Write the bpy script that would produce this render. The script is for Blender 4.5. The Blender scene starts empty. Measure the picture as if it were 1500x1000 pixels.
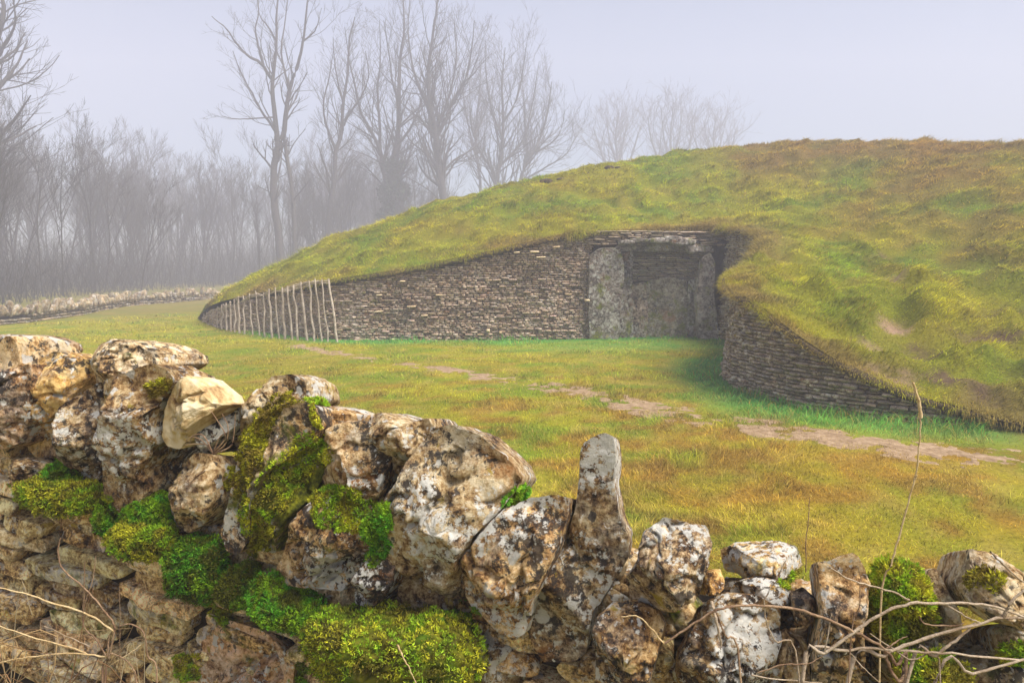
import bpy, math, random
import numpy as np
from mathutils import Vector, Matrix
random.seed(7); RNG = np.random.default_rng(11)
SC = bpy.context.scene; COL = SC.collection
R = math.radians
# ------------------------------------------------------------------ camera, sky, sun, exposure
EYE = 1.60; PITCH = math.atan(0.11)
cam = bpy.data.cameras.new('camera'); cam.lens = 24; cam.sensor_width = 36; cam.clip_start = .05; cam.clip_end = 2000
cam_o = bpy.data.objects.new('camera', cam); COL.objects.link(cam_o)
cam_o.location = (0, 0, EYE); cam_o.rotation_euler = (math.pi/2 - PITCH, 0, 0); SC.camera = cam_o
SUN_AZ, SUN_EL = R(112), R(58)          # azimuth from +Y towards +X
w = bpy.data.worlds.new('World'); SC.world = w; w.use_nodes = True
nt = w.node_tree; bg = nt.nodes['Background']
sky = nt.nodes.new('ShaderNodeTexSky'); sky.sky_type = 'NISHITA'; sky.sun_disc = False
sky.sun_elevation = SUN_EL; sky.sun_rotation = SUN_AZ; sky.dust_density = 1.0; sky.air_density = 1.0; sky.ozone_density = 2.5
nt.links.new(sky.outputs[0], bg.inputs[0]); bg.inputs[1].default_value = 0.065
sun = bpy.data.lights.new('sun', 'SUN'); sun.energy = 4.9; sun.angle = R(40); sun.color = (1, .94, .85)
sun_o = bpy.data.objects.new('sun', sun); COL.objects.link(sun_o)
sd = Vector((math.sin(SUN_AZ)*math.cos(SUN_EL), math.cos(SUN_AZ)*math.cos(SUN_EL), math.sin(SUN_EL)))
sun_o.rotation_euler = (-sd).to_track_quat('-Z', 'Y').to_euler(); sun_o.location = sd*30
SC.view_settings.view_transform = 'Standard'; SC.view_settings.look = 'None'
SC.view_settings.gamma = 1; SC.view_settings.use_curve_mapping = False; SC.view_settings.exposure = 1.17
SC.render.engine = 'CYCLES'
SC.cycles.volume_bounces = 1; SC.cycles.max_bounces = 6; SC.cycles.diffuse_bounces = 2; SC.cycles.transparent_max_bounces = 8
SC.cycles.use_denoising = True
FOG = 0.0085
# ------------------------------------------------------------------ helpers
CP, SP = math.cos(PITCH), math.sin(PITCH)
def ray(px, py):
    u, v = (px-750)/1000, (500-py)/1000
    return np.array([u, CP+v*SP, -SP+v*CP])
def P(px, py, Y):                       # a point of the place Y metres ahead
    d = ray(px, py); return np.array([0, 0, EYE]) + d*(Y/d[1])
WK, W0 = .32, 1.42                      # the near wall's face: y = W0 - WK*x
AX = np.array([1, -WK, 0])/math.hypot(1, WK); NR = np.array([-WK, -1, 0])/math.hypot(1, WK)
def W(px, py, off=0.0):                 # a point on the near wall's face (off: metres towards the camera side)
    d = ray(px, py); o = off*math.hypot(1, WK)
    return np.array([0, 0, EYE]) + d*((W0-o)/(d[1]+WK*d[0]))
def H(ix, iy, iz, seed):
    h = (ix*374761393 + iy*668265263 + iz*2147483647 + seed*1274126177) & 0xFFFFFFFF
    h = ((h ^ (h >> 13))*1274126177) & 0xFFFFFFFF
    h = ((h ^ (h >> 16))*2246822519) & 0xFFFFFFFF
    return ((h ^ (h >> 15)) & 0xFFFFFF)/float(0xFFFFFF)
def vnoise(p, seed=0):
    p = np.asarray(p, float); i = np.floor(p).astype(np.int64); f = p-i; f = f*f*f*(f*(f*6-15)+10)
    r = 0
    for dx in (0, 1):
        for dy in (0, 1):
            for dz in (0, 1):
                wgt = (f[..., 0] if dx else 1-f[..., 0])*(f[..., 1] if dy else 1-f[..., 1])*(f[..., 2] if dz else 1-f[..., 2])
                r = r + wgt*H(i[..., 0]+dx, i[..., 1]+dy, i[..., 2]+dz, seed)
    return r
def fbm(p, oct=4, seed=0, gain=.5):
    p = np.asarray(p, float); a = 1; s = 0; t = 0
    for k in range(oct):
        s = s + a*vnoise(p*(2.03**k)+k*17.3, seed+k); t += a; a *= gain
    return s/t                          # 0..1
def n2(x, y, sc, oct=3, seed=0):
    return fbm(np.stack([x*sc, y*sc, np.zeros_like(x)+.37*seed], -1), oct, seed)
def sstep(a, b, x):
    t = np.clip((x-a)/(b-a), 0, 1); return t*t*(3-2*t)
def mesh(name, v, f, smooth=False, col=None):
    m = bpy.data.meshes.new(name); v = np.asarray(v, np.float32)
    if isinstance(f, np.ndarray) and f.ndim == 2:
        n, k = f.shape
        m.vertices.add(len(v)); m.vertices.foreach_set('co', v.ravel())
        m.loops.add(n*k); m.loops.foreach_set('vertex_index', f.astype(np.int32).ravel())
        m.polygons.add(n); m.polygons.foreach_set('loop_start', np.arange(0, n*k, k, dtype=np.int32))
        m.update(calc_edges=True)
    else:
        m.from_pydata([tuple(map(float, q)) for q in v], [], [tuple(map(int, q)) for q in f]); m.update()
    if smooth: m.polygons.foreach_set('use_smooth', np.ones(len(m.polygons), bool))
    if col is not None:
        c = np.ones((len(v), 4), np.float32); c[:, :3] = col
        a = m.color_attributes.new('Col', 'FLOAT_COLOR', 'POINT'); a.data.foreach_set('color', c.ravel())
    return m
def obj(name, me, mat=None, parent=None):
    if mat is not None and not me.materials: me.materials.append(mat)
    o = bpy.data.objects.new(name, me); COL.objects.link(o)
    if parent is not None: o.parent = parent
    return o
def empty(name, loc=(0, 0, 0)):
    o = bpy.data.objects.new(name, None); COL.objects.link(o); o.location = loc; return o
def tag(o, label=None, cat=None, group=None, kind=None):
    if label: o['label'] = label
    if cat: o['category'] = cat
    if group: o['group'] = group
    if kind: o['kind'] = kind
    return o
# ------------------------------------------------------------------ materials
def new_mat(name):
    m = bpy.data.materials.new(name); m.use_nodes = True; n = m.node_tree
    return m, n, n.nodes['Principled BSDF'], n.links.new
def nd(n, t, **kw):
    x = n.nodes.new(t)
    for k, v in kw.items(): setattr(x, k, v)
    return x
def ramp(n, stops, interp='LINEAR'):
    r = n.nodes.new('ShaderNodeValToRGB'); r.color_ramp.interpolation = interp
    e = r.color_ramp.elements
    while len(e) < len(stops): e.new(.5)
    for q, (p, c) in zip(e, stops):
        q.position = p; q.color = c if len(c) == 4 else (*c, 1)
    return r
def noise(n, L, vec, scale, detail=4, rough=.55, dist=0):
    t = nd(n, 'ShaderNodeTexNoise'); t.inputs['Scale'].default_value = scale; t.inputs['Detail'].default_value = detail
    t.inputs['Roughness'].default_value = rough; t.inputs['Distortion'].default_value = dist; L(vec, t.inputs['Vector']); return t.outputs['Fac']
def mixc(n, L, fac, a, b, mode='MIX'):
    m = nd(n, 'ShaderNodeMix', data_type='RGBA', blend_type=mode)
    for s, v in ((m.inputs[0], fac), (m.inputs[6], a), (m.inputs[7], b)):
        if isinstance(v, (int, float)): s.default_value = v
        elif isinstance(v, tuple): s.default_value = (*v, 1) if len(v) == 3 else v
        else: L(v, s)
    return m.outputs[2]
def mth(n, L, op, a, b=None, clamp=False):
    m = nd(n, 'ShaderNodeMath', operation=op); m.use_clamp = clamp
    for s, v in zip(m.inputs, (a, b)):
        if v is None: continue
        if isinstance(v, (int, float)): s.default_value = v
        else: L(v, s)
    return m.outputs[0]
def rock_mat(name, scale=1.0, lichen=1.0, bump=.7, grey=0.0):
    """weathered limestone: tan and brown body, pale and charcoal lichen crusts, rusty stains; the object colour tints it, its alpha grows moss"""
    m, n, b, L = new_mat(name)
    tc = nd(n, 'ShaderNodeTexCoord'); oi = nd(n, 'ShaderNodeObjectInfo')
    va = nd(n, 'ShaderNodeVectorMath', operation='ADD')
    cx = nd(n, 'ShaderNodeCombineXYZ')
    for k in range(3): L(mth(n, L, 'MULTIPLY', oi.outputs['Random'], 37.0+11*k), cx.inputs[k])
    L(tc.outputs['Object'], va.inputs[0]); L(cx.outputs[0], va.inputs[1]); v = va.outputs[0]
    s = scale
    big = noise(n, L, v, 5*s, 4, .6, .2); fine = noise(n, L, v, 62*s, 9, .76, .1); midn = noise(n, L, v, 21*s, 7, .68, .15)
    f1 = mth(n, L, 'ADD', mth(n, L, 'MULTIPLY', fine, .48), mth(n, L, 'ADD', mth(n, L, 'MULTIPLY', midn, .34), mth(n, L, 'MULTIPLY', big, .18)))
    rv_ = mth(n, L, 'SUBTRACT', mth(n, L, 'FRACT', mth(n, L, 'MULTIPLY', oi.outputs['Random'], 7.31)), .5); rv2 = mth(n, L, 'SUBTRACT', mth(n, L, 'FRACT', mth(n, L, 'MULTIPLY', oi.outputs['Random'], 13.7)), .5)
    f1 = mth(n, L, 'ADD', f1, mth(n, L, 'MULTIPLY', rv_, .045))
    body = ramp(n, [(.405, (.022, .014, .010)), (.445, (.13, .072, .035)), (.48, (.36, .225, .10)), (.52, (.62, .46, .25)), (.57, (.84, .72, .50))]); L(f1, body.inputs[0])
    bo = body.outputs[0]
    if grey:
        bw = nd(n, 'ShaderNodeRGBToBW'); L(bo, bw.inputs[0]); bo = mixc(n, L, grey, bo, bw.outputs[0])
    c = mixc(n, L, .8, bo, oi.outputs['Color'], 'MULTIPLY')
    rust = ramp(n, [(.55, (0, 0, 0)), (.70, (.8, .8, .8))]); L(noise(n, L, v, 7*s, 7, .70, .3), rust.inputs[0])
    c = mixc(n, L, rust.outputs[0], c, (.31, .125, .03))
    gr = ramp(n, [(.50, (0, 0, 0)), (.60, (lichen*.42,)*3)]); L(noise(n, L, v, 8*s, 7, .70, .2), gr.inputs[0])
    gs = ramp(n, [(.40, (.06, .058, .055)), (.5, (.24, .235, .22)), (.6, (.52, .51, .48))]); L(fine, gs.inputs[0])
    c = mixc(n, L, gr.outputs[0], c, gs.outputs[0])
    dz = ramp(n, [(.42, (0, 0, 0)), (.62, (.13,)*3)]); L(noise(n, L, v, 4.3*s, 3, .5), dz.inputs[0])
    dk = ramp(n, [(.60, (0, 0, 0)), (.635, (lichen*.88,)*3)]); L(mth(n, L, 'ADD', mth(n, L, 'ADD', noise(n, L, v, 40*s, 9, .75, .1), dz.outputs[0]), mth(n, L, 'MULTIPLY', rv2, .07)), dk.inputs[0])
    c = mixc(n, L, dk.outputs[0], c, (.028, .026, .027))
    wz = ramp(n, [(.45, (0, 0, 0)), (.66, (.15,)*3)]); L(noise(n, L, v, 5.1*s, 3, .5, .1), wz.inputs[0])
    wl = ramp(n, [(.615, (0, 0, 0)), (.65, (lichen*.9,)*3)]); L(mth(n, L, 'ADD', mth(n, L, 'ADD', noise(n, L, v, 52*s, 9, .74, .1), wz.outputs[0]), mth(n, L, 'MULTIPLY', rv_, -.07)), wl.inputs[0])
    c = mixc(n, L, wl.outputs[0], c, (.74, .72, .65))
    yl = ramp(n, [(.66, (0, 0, 0)), (.69, (.75,)*3)]); L(noise(n, L, v, 17*s, 5, .6, .2), yl.inputs[0])
    c = mixc(n, L, yl.outputs[0], c, (.42, .30, .03))
    wv = nd(n, 'ShaderNodeVectorMath', operation='ADD'); ns_ = nd(n, 'ShaderNodeTexNoise'); ns_.inputs['Scale'].default_value = 45*s; ns_.inputs['Detail'].default_value = 4; L(v, ns_.inputs['Vector']); vs_ = nd(n, 'ShaderNodeVectorMath', operation='SCALE'); L(ns_.outputs['Color'], vs_.inputs[0]); vs_.inputs['Scale'].default_value = .040/s; L(v, wv.inputs[0]); L(vs_.outputs[0], wv.inputs[1])
    for sc_, cl_, th_ in ((27*s, (.68, .66, .60), .26), (17*s, (.46, .44, .38), .20), (37*s, (.045, .043, .045), .20)):
        vo_ = nd(n, 'ShaderNodeTexVoronoi'); vo_.inputs['Scale'].default_value = sc_; L(wv.outputs[0], vo_.inputs['Vector']); sx = nd(n, 'ShaderNodeSeparateColor'); L(vo_.outputs['Color'], sx.inputs[0])
        lim = mth(n, L, 'MULTIPLY', mth(n, L, 'MULTIPLY', sx.outputs[0], sx.outputs[1]), th_*2.2); dd = mth(n, L, 'SUBTRACT', lim, vo_.outputs['Distance']); fc_ = mth(n, L, 'MULTIPLY', mth(n, L, 'MULTIPLY', dd, 14.0, True), lichen*.85)
        c = mixc(n, L, fc_, c, cl_)
    # moss where the object's alpha asks for it
    mn = noise(n, L, v, 10*s, 6, .62, .3)
    mo = mth(n, L, 'SUBTRACT', mth(n, L, 'ADD', mn, oi.outputs['Alpha']), 1.0)
    mo = mth(n, L, 'MULTIPLY', mo, 9.0, True)
    mcol = ramp(n, [(.35, (.03, .035, .006)), (.52, (.14, .15, .012)), (.68, (.34, .34, .02))]); L(noise(n, L, v, 60*s, 4, .7), mcol.inputs[0])
    c = mixc(n, L, mo, c, mcol.outputs[0])
    L(c, b.inputs['Base Color']); b.inputs['Roughness'].default_value = .88; b.inputs['Specular IOR Level'].default_value = .25
    vo = nd(n, 'ShaderNodeTexVoronoi'); vo.inputs['Scale'].default_value = 42*s; L(v, vo.inputs['Vector'])
    pit = ramp(n, [(.0, (0,)*3), (.35, (1,)*3)]); L(vo.outputs['Distance'], pit.inputs[0])
    h = mth(n, L, 'ADD', mth(n, L, 'MULTIPLY', noise(n, L, v, 38*s, 10, .76, .1), 1.0), mth(n, L, 'MULTIPLY', pit.outputs[0], .12))
    bp = nd(n, 'ShaderNodeBump'); bp.inputs['Strength'].default_value = bump; bp.inputs['Distance'].default_value = .035/s
    L(h, bp.inputs['Height']); L(bp.outputs[0], b.inputs['Normal'])
    return m
def col_mat(name, transl=.3, rough=.6, attr='Col', spec=.2):
    m, n, b, L = new_mat(name)
    a = nd(n, 'ShaderNodeAttribute', attribute_name=attr); L(a.outputs['Color'], b.inputs['Base Color'])
    b.inputs['Roughness'].default_value = rough; b.inputs['Specular IOR Level'].default_value = spec
    if transl:
        t = nd(n, 'ShaderNodeBsdfTranslucent'); L(a.outputs['Color'], t.inputs[0])
        mx = nd(n, 'ShaderNodeMixShader'); mx.inputs[0].default_value = transl
        L(b.outputs[0], mx.inputs[1]); L(t.outputs[0], mx.inputs[2]); L(mx.outputs[0], n.nodes['Material Output'].inputs[0])
    return m
def earth_mat(name, cols, scale=3, attr=None):
    m, n, b, L = new_mat(name); g = nd(n, 'ShaderNodeNewGeometry'); v = g.outputs['Position']
    r = ramp(n, [(.3, cols[0]), (.5, cols[1]), (.7, cols[2])]); L(noise(n, L, v, scale, 8, .7), r.inputs[0]); c = r.outputs[0]
    if attr:
        a = nd(n, 'ShaderNodeAttribute', attribute_name=attr)
        k = ramp(n, [(.3, (.55,)*3), (.7, (1.25,)*3)]); L(noise(n, L, v, 30, 6, .75), k.inputs[0])
        c = mixc(n, L, 1.0, a.outputs['Color'], k.outputs[0], 'MULTIPLY')
    L(c, b.inputs['Base Color']); b.inputs['Roughness'].default_value = .95; b.inputs['Specular IOR Level'].default_value = .1
    bp = nd(n, 'ShaderNodeBump'); bp.inputs['Strength'].default_value = .8; bp.inputs['Distance'].default_value = .03
    L(noise(n, L, v, 22, 8, .7), bp.inputs['Height']); L(bp.outputs[0], b.inputs['Normal'])
    return m
def bark_mat(name, a, bcol, scale=12):
    m, n, b, L = new_mat(name); tc = nd(n, 'ShaderNodeTexCoord')
    r = ramp(n, [(.35, a), (.65, bcol)]); L(noise(n, L, tc.outputs['Object'], scale, 6, .7), r.inputs[0])
    L(r.outputs[0], b.inputs['Base Color']); b.inputs['Roughness'].default_value = .85; b.inputs['Specular IOR Level'].default_value = .2
    bp = nd(n, 'ShaderNodeBump'); bp.inputs['Strength'].default_value = .6; bp.inputs['Distance'].default_value = .02
    L(noise(n, L, tc.outputs['Object'], scale*4, 5, .7), bp.inputs['Height']); L(bp.outputs[0], b.inputs['Normal'])
    return m
M_ROCK = rock_mat('limestone_near', 1.0, 1.0, .75)
def clean_mat(name):
    m, n, b, L = new_mat(name); tc = nd(n, 'ShaderNodeTexCoord'); v = tc.outputs['Object']
    f = mth(n, L, 'ADD', mth(n, L, 'MULTIPLY', noise(n, L, v, 30, 8, .7), .5), mth(n, L, 'MULTIPLY', noise(n, L, v, 8, 4, .6), .5))
    r = ramp(n, [(.38, (.16, .085, .035)), (.445, (.40, .26, .11)), (.50, (.56, .42, .21)), (.58, (.68, .56, .36))]); L(f, r.inputs[0]); L(r.outputs[0], b.inputs['Base Color']); b.inputs['Roughness'].default_value = .9
    bp = nd(n, 'ShaderNodeBump'); bp.inputs['Strength'].default_value = .5; bp.inputs['Distance'].default_value = .02; L(noise(n, L, v, 26, 8, .7), bp.inputs['Height']); L(bp.outputs[0], b.inputs['Normal'])
    return m
M_CLEAN = clean_mat('fresh_limestone')
M_COURSE = rock_mat('limestone_course', 1.2, .5, .6)
M_FAR = rock_mat('limestone_far', .55, .8, .5)
M_SLATE = rock_mat('limestone_slab', .8, .35, .4)
M_SLAB = rock_mat('upright_limestone', .38, .55, .4, .6)
M_GRASS = col_mat('grass_blades', .35)
M_MOSS = col_mat('moss', .2, .8)
M_GROUND = earth_mat('ground_soil', [(0, 0, 0)]*3, attr='Col')
M_EARTH = earth_mat('bare_earth', [(.16, .10, .055), (.30, .205, .12), (.46, .33, .22)], 14)
M_BANK = earth_mat('shaded_soil', [(.035, .025, .015), (.07, .05, .03), (.11, .08, .05)], 6)  # the clods' own dark tone; on the turf edge it puts shade into the colour
M_CORE = earth_mat('wall_fill', [(.03, .022, .015), (.06, .045, .03), (.10, .075, .05)], 14)  # dark inside of the walls, put in to block light between the stones
M_BARK = bark_mat('bark', (.035, .03, .028), (.10, .09, .08))
M_IVY = col_mat('ivy_leaves', .2, .5)
M_STAKE = bark_mat('weathered_stake', (.30, .23, .17), (.62, .53, .44), 9)
M_LATH = bark_mat('pale_lath', (.30, .22, .15), (.66, .56, .45), 9)
M_CANE = bark_mat('bramble_cane', (.16, .085, .05), (.44, .30, .18), 25)
M_PALECANE = bark_mat('dead_cane', (.30, .21, .13), (.58, .47, .34), 25)
M_STRAW = bark_mat('straw', (.50, .33, .14), (.75, .58, .33), 30)
# ------------------------------------------------------------------ geometry builders
def tube(pts, rad, k=6, cap=True):
    """tapered tube along pts -> verts, quads/tri faces as (n,4) with tris doubled"""
    pts = np.asarray(pts, float); n = len(pts); rad = np.broadcast_to(np.asarray(rad, float), (n,))
    t = np.gradient(pts, axis=0); t /= np.linalg.norm(t, axis=1, keepdims=True)+1e-9
    ref = np.where(np.abs(t[:, 2:3]) > .9, np.array([[1., 0, 0]]), np.array([[0, 0, 1.]]))
    a = np.cross(t, ref); a /= np.linalg.norm(a, axis=1, keepdims=True)+1e-9; b = np.cross(t, a)
    ang = np.arange(k)*2*math.pi/k
    v = pts[:, None] + rad[:, None, None]*(np.cos(ang)[None, :, None]*a[:, None] + np.sin(ang)[None, :, None]*b[:, None])
    i = np.arange(n-1)[:, None]*k + np.arange(k)[None]; j = np.arange(n-1)[:, None]*k + (np.arange(k)[None]+1) % k
    f = np.stack([i, j, j+k, i+k], -1).reshape(-1, 4)
    return v.reshape(-1, 3), f
class MB:
    def __init__(s): s.v = []; s.f = []; s.n = 0; s.c = []
    def add(s, v, f, c=None):
        s.v.append(v); s.f.append(np.asarray(f)+s.n); s.n += len(v)
        if c is not None: s.c.append(np.broadcast_to(c, (len(v), 3)))
    def mesh(s, name, smooth=False):
        return mesh(name, np.concatenate(s.v), np.concatenate(s.f), smooth, np.concatenate(s.c) if s.c else None)
def smooth_path(pts, n=None, closed=False):
    """Catmull-Rom through pts"""
    p = np.asarray(pts, float); m = len(p); n = n or (m-1)*5+1
    q = np.vstack([2*p[0]-p[1], p, 2*p[-1]-p[-2]]); t = np.linspace(0, m-1-1e-6, n); i = t.astype(int); f = (t-i)[:, None]
    a, b, c, d = q[i], q[i+1], q[i+2], q[i+3]
    return .5*((2*b)+(c-a)*f+(2*a-5*b+4*c-d)*f**2+(-a+3*b-3*c+d)*f**3)
def outline_r(poly, K):
    """K points evenly spread along the outline, as angle and radius about its middle"""
    c = poly.mean(0); lo, hi = poly.min(0), poly.max(0); c = .5*c+.25*(lo+hi); pl = np.vstack([poly, poly[:1]])
    S = np.concatenate([[0], np.cumsum(np.linalg.norm(np.diff(pl, axis=0), axis=1))]); t = np.linspace(0, S[-1], K, endpoint=False)
    b = np.stack([np.interp(t, S, pl[:, k]) for k in (0, 1)], -1); b = .25*np.roll(b, 1, 0)+.5*b+.25*np.roll(b, -1, 0)
    d = b-c; return c, np.arctan2(d[:, 1], d[:, 0]), np.hypot(d[:, 0], d[:, 1])
def rock(poly, tf, tb, K=96, nf=30, nb=12, p=3.0, facets=5, amp=.05, seed=0, lump=0.0, freq=1.0, drop=0.0):
    """a stone with the outline poly (x right, z up, metres), bulging tf towards -y and tb towards +y"""
    rg = np.random.default_rng(seed); poly = np.asarray(poly, float)
    c, ang, r = outline_r(poly, K)
    cc_ = np.stack([np.cos(ang)*2.6, np.sin(ang)*2.6, 0*ang+seed], -1); r = r*(1+amp*.55*(fbm(cc_*1.6, 4, seed, .65)-.5)*2)
    size = math.sqrt(max(1e-9, abs(.5*np.sum(poly[:, 0]*np.roll(poly[:, 1], -1)-np.roll(poly[:, 0], -1)*poly[:, 1]))))
    th = np.concatenate([np.linspace(0, 1, nf)[1:]**.9*math.pi/2, math.pi/2+np.linspace(0, 1, nb)[1:]*math.pi/2])
    co, si = np.abs(np.cos(th)), np.sin(th)
    q = 2.0/p; rr = si**q; dd = np.where(th <= math.pi/2, -tf, tb)*co**q
    rr[-1] = 0.02
    X = c[0]+rr[:, None]*r[None]*np.cos(ang)[None]; Z = c[1]+rr[:, None]*r[None]*np.sin(ang)[None]; Y = dd[:, None]+0*X
    V = np.stack([X, Y, Z], -1).reshape(-1, 3); V = np.vstack([[[c[0], -tf, c[1]]], V])
    C = np.array([c[0], 0, c[1]])
    D = V-C; D /= np.linalg.norm(D, axis=1, keepdims=True)+1e-9
    fr = freq/size; off = rg.uniform(0, 90, 3); edge = np.concatenate([[0], np.repeat(rr, K)])[:, None]
    V = V + D*((fbm(V*fr*1.5+off, 2, seed)-.5)*1.3*amp*size)[:, None]*(1-.6*edge**4)
    Rm = np.sqrt(np.mean(r*r)); x_, z_ = V[:, 0]-c[0], V[:, 2]-c[1]
    for k in range(facets):              # broken faces: planes that shave the front flat
        an, ro = rg.uniform(0, 2*math.pi), rg.uniform(.15, .85); x0, z0 = ro*Rm*math.cos(an), ro*Rm*math.sin(an)
        sl = tf/Rm*(.35+1.1*ro); ga, gb = sl*math.cos(an)+rg.normal(0, .36), sl*math.sin(an)+rg.normal(0, .36)
        yp = -tf*(1-ro**2.2*.55)*rg.uniform(.55, .92)+ga*(x_-x0)+gb*(z_-z0)
        V[:, 1] = np.where(V[:, 1] < 0, np.maximum(V[:, 1], np.minimum(yp, .0)), V[:, 1])
    for k in range(int(facets*.4)):      # cracks
        an = rg.uniform(0, math.pi); dl = x_*math.cos(an)+z_*math.sin(an)-rg.uniform(-.5, .5)*Rm+(fbm(V*fr*3+off+k, 3, seed+k)-.5)*.5*size
        V[:, 1] += np.where(V[:, 1] < 0, 1, 0)*np.exp(-(dl/(.035*size))**2)*.10*size*sstep(.4, .55, vnoise(V*fr*1.2+off+k*5, seed+20+k))
    ax = np.array([rg.normal(0, .5), rg.normal(0, .3), 1.0]); ax /= np.linalg.norm(ax)   # bedding: little ledges
    sw = (V-C)@ax/size*3.2*freq + (fbm(V*fr*2.5+off, 2, seed+2)-.5)*1.4; sw = sw-np.floor(sw); led = np.where(sw < .8, sw, (1-sw)*4)-.4
    n_ = led*.55*(1-min(1, lump*3)) + (np.abs(fbm(V*fr*3.6+off, 4, seed+5)-.5)*-2.4+.35)*(.5 if not lump else .75) + (fbm(V*fr*11+off, 4, seed+9, .68)-.5)*1.2
    if lump: n_ = n_ + lump*(1-np.abs(vnoise(V*fr*7+off, seed+3)-.5)*2+.5*vnoise(V*fr*17+off, seed+6))*2.0
    V = V + D*(n_*amp*size)[:, None]*(1-.45*edge**4)
    if drop: V[:, 2] -= np.maximum(V[:, 1], 0)*drop
    F = []
    nr = len(th)
    a = np.arange(K); b = (a+1) % K
    tri = np.stack([np.zeros(K, int), 1+b, 1+a, 1+a], -1)
    i0 = 1+np.arange(nr-1)[:, None]*K
    quad = np.stack([i0+a, i0+b, i0+K+b, i0+K+a], -1).reshape(-1, 4)
    faces = [(0, 1+int(y), 1+int(x)) for x, y in zip(a, b)]
    return V, quad, np.array(faces), 1+(nr-1)*K+a
def rock_mesh(name, *args, **kw):
    V, q, t, last = rock(*args, **kw)
    m = bpy.data.meshes.new(name); nq, ntr = len(q), len(t)
    m.vertices.add(len(V)); m.vertices.foreach_set('co', V.astype(np.float32).ravel())
    nl = nq*4+ntr*3+len(last)
    m.loops.add(nl); m.loops.foreach_set('vertex_index', np.concatenate([q[:, ::-1].ravel(), t[:, ::-1].ravel(), last[::-1] if False else last]).astype(np.int32))
    m.polygons.add(nq+ntr+1)
    m.polygons.foreach_set('loop_start', np.concatenate([np.arange(nq)*4, nq*4+np.arange(ntr)*3, [nq*4+ntr*3]]).astype(np.int32))
    m.update(calc_edges=True); m.polygons.foreach_set('use_smooth', np.ones(nq+ntr+1, bool)); m.validate()
    return m, V
def blades(base, hgt, wid, lean, col, seg=2, tipcol=1.25, seed=0):
    """grass: N tapered blades; lean (N,3) is the tip's horizontal/vertical shift as a share of the height"""
    rg = np.random.default_rng(seed); N = len(base)
    a = rg.uniform(0, 2*math.pi, N); side = np.stack([np.cos(a), np.sin(a), 0*a], -1)*wid[:, None]*.5
    tip = base + (np.array([[0, 0, 1.]])+lean)*hgt[:, None]
    if seg == 1:
        V = np.stack([base-side, base+side, tip], 1); F = np.arange(N*3).reshape(N, 3)
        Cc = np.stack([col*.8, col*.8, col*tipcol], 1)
        return V.reshape(-1, 3), F, Cc.reshape(-1, 3)
    mid = base + (np.array([[0, 0, .62]])+lean*.38)*hgt[:, None]
    V = np.stack([base-side, base+side, mid+side*.75, mid-side*.75, tip], 1)
    o = np.arange(N)[:, None]*5
    F = np.concatenate([o+np.array([[0, 1, 2]]), o+np.array([[0, 2, 3]]), o+np.array([[3, 2, 4]])], 0)
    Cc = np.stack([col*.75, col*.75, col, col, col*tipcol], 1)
    return V.reshape(-1, 3), F, Cc.reshape(-1, 3)
# ------------------------------------------------------------------ the barrow's plan
E = np.array([(-9.6, 20.8, .05), (-8.0, 18.4, .60), (-5.9, 16.6, 1.00), (-4.05, 15.1, 1.30), (-2.3, 15.0, 1.56), (-.75, 15.05, 1.88), (.75, 15.15, 2.22), (1.75, 15.3, 2.36),
  (3.0, 15.6, 2.42), (4.3, 15.6, 2.5), (4.85, 14.4, 2.36), (4.7, 13.0, 2.12), (4.0, 11.8, 1.62), (3.38, 10.7, 1.50), (3.02, 9.6, 1.32), (3.1, 8.55, 1.12), (3.35, 7.75, .76), (3.8, 7.25, .46), (4.5, 6.85, .20), (5.7, 6.15, .02), (9, 4.5, 0), (14, 2.5, 0)])
B = np.array([(-9.9, 22), (-9.5, 25), (-8, 28), (-5, 31), (-1.5, 33), (2, 35), (5, 37), (7.5, 38), (10, 39), (13, 40), (16, 40), (19, 39), (22, 36), (25, 32), (27, 28), (28.5, 24), (29.5, 20), (30, 16.5), (30, 13), (30, 10), (30, 6), (30, 2)], float)
ctrl = [tuple(e) for e in E] + [(x, y, 0.0) for x, y in B[::2]]
for px, py, D in [(345, 421, 20), (410, 388, 19.5), (480, 357, 19.5), (600, 311, 20.5), (700, 284, 21), (800, 260, 21.5), (900, 240, 22), (1000, 226, 22.5), (1100, 214, 22.5), (1210, 208, 22), (1300, 209, 20.5), (1400, 211, 18.5), (1500, 216, 16.5),
    (1650, 228, 14.5), (1900, 260, 13), (600, 350, 17.5), (750, 310, 18), (900, 290, 18.5), (1000, 290, 18.6), (1130, 330, 14.6), (1160, 400, 10.2), (1200, 350, 13.6), (1210, 280, 17), (1300, 350, 13), (1300, 280, 16), (1250, 480, 8.45), (1300, 480, 8.4), (1300, 420, 10.0), (1400, 400, 11), (1400, 500, 8.0), (1500, 500, 8.4),
    (1500, 400, 10.4), (1450, 280, 14), (1600, 400, 9.5), (1500, 580, 7.0), (1420, 570, 6.9)]:
    ctrl.append(tuple(P(px, py, D)))
ctrl = np.array(ctrl)
def tps_fit(c, lam=.02):
    d = np.linalg.norm(c[:, None, :2]-c[None, :, :2], axis=-1); K = np.where(d > 0, d*d*np.log(d+1e-12), 0); n = len(c)
    A = np.zeros((n+3, n+3)); A[:n, :n] = K+lam*np.eye(n); A[:n, n] = 1; A[:n, n+1:] = c[:, :2]; A[n:, :n] = A[:n, n:].T
    return np.linalg.solve(A, np.concatenate([c[:, 2], np.zeros(3)]))
TW = tps_fit(ctrl)
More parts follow.
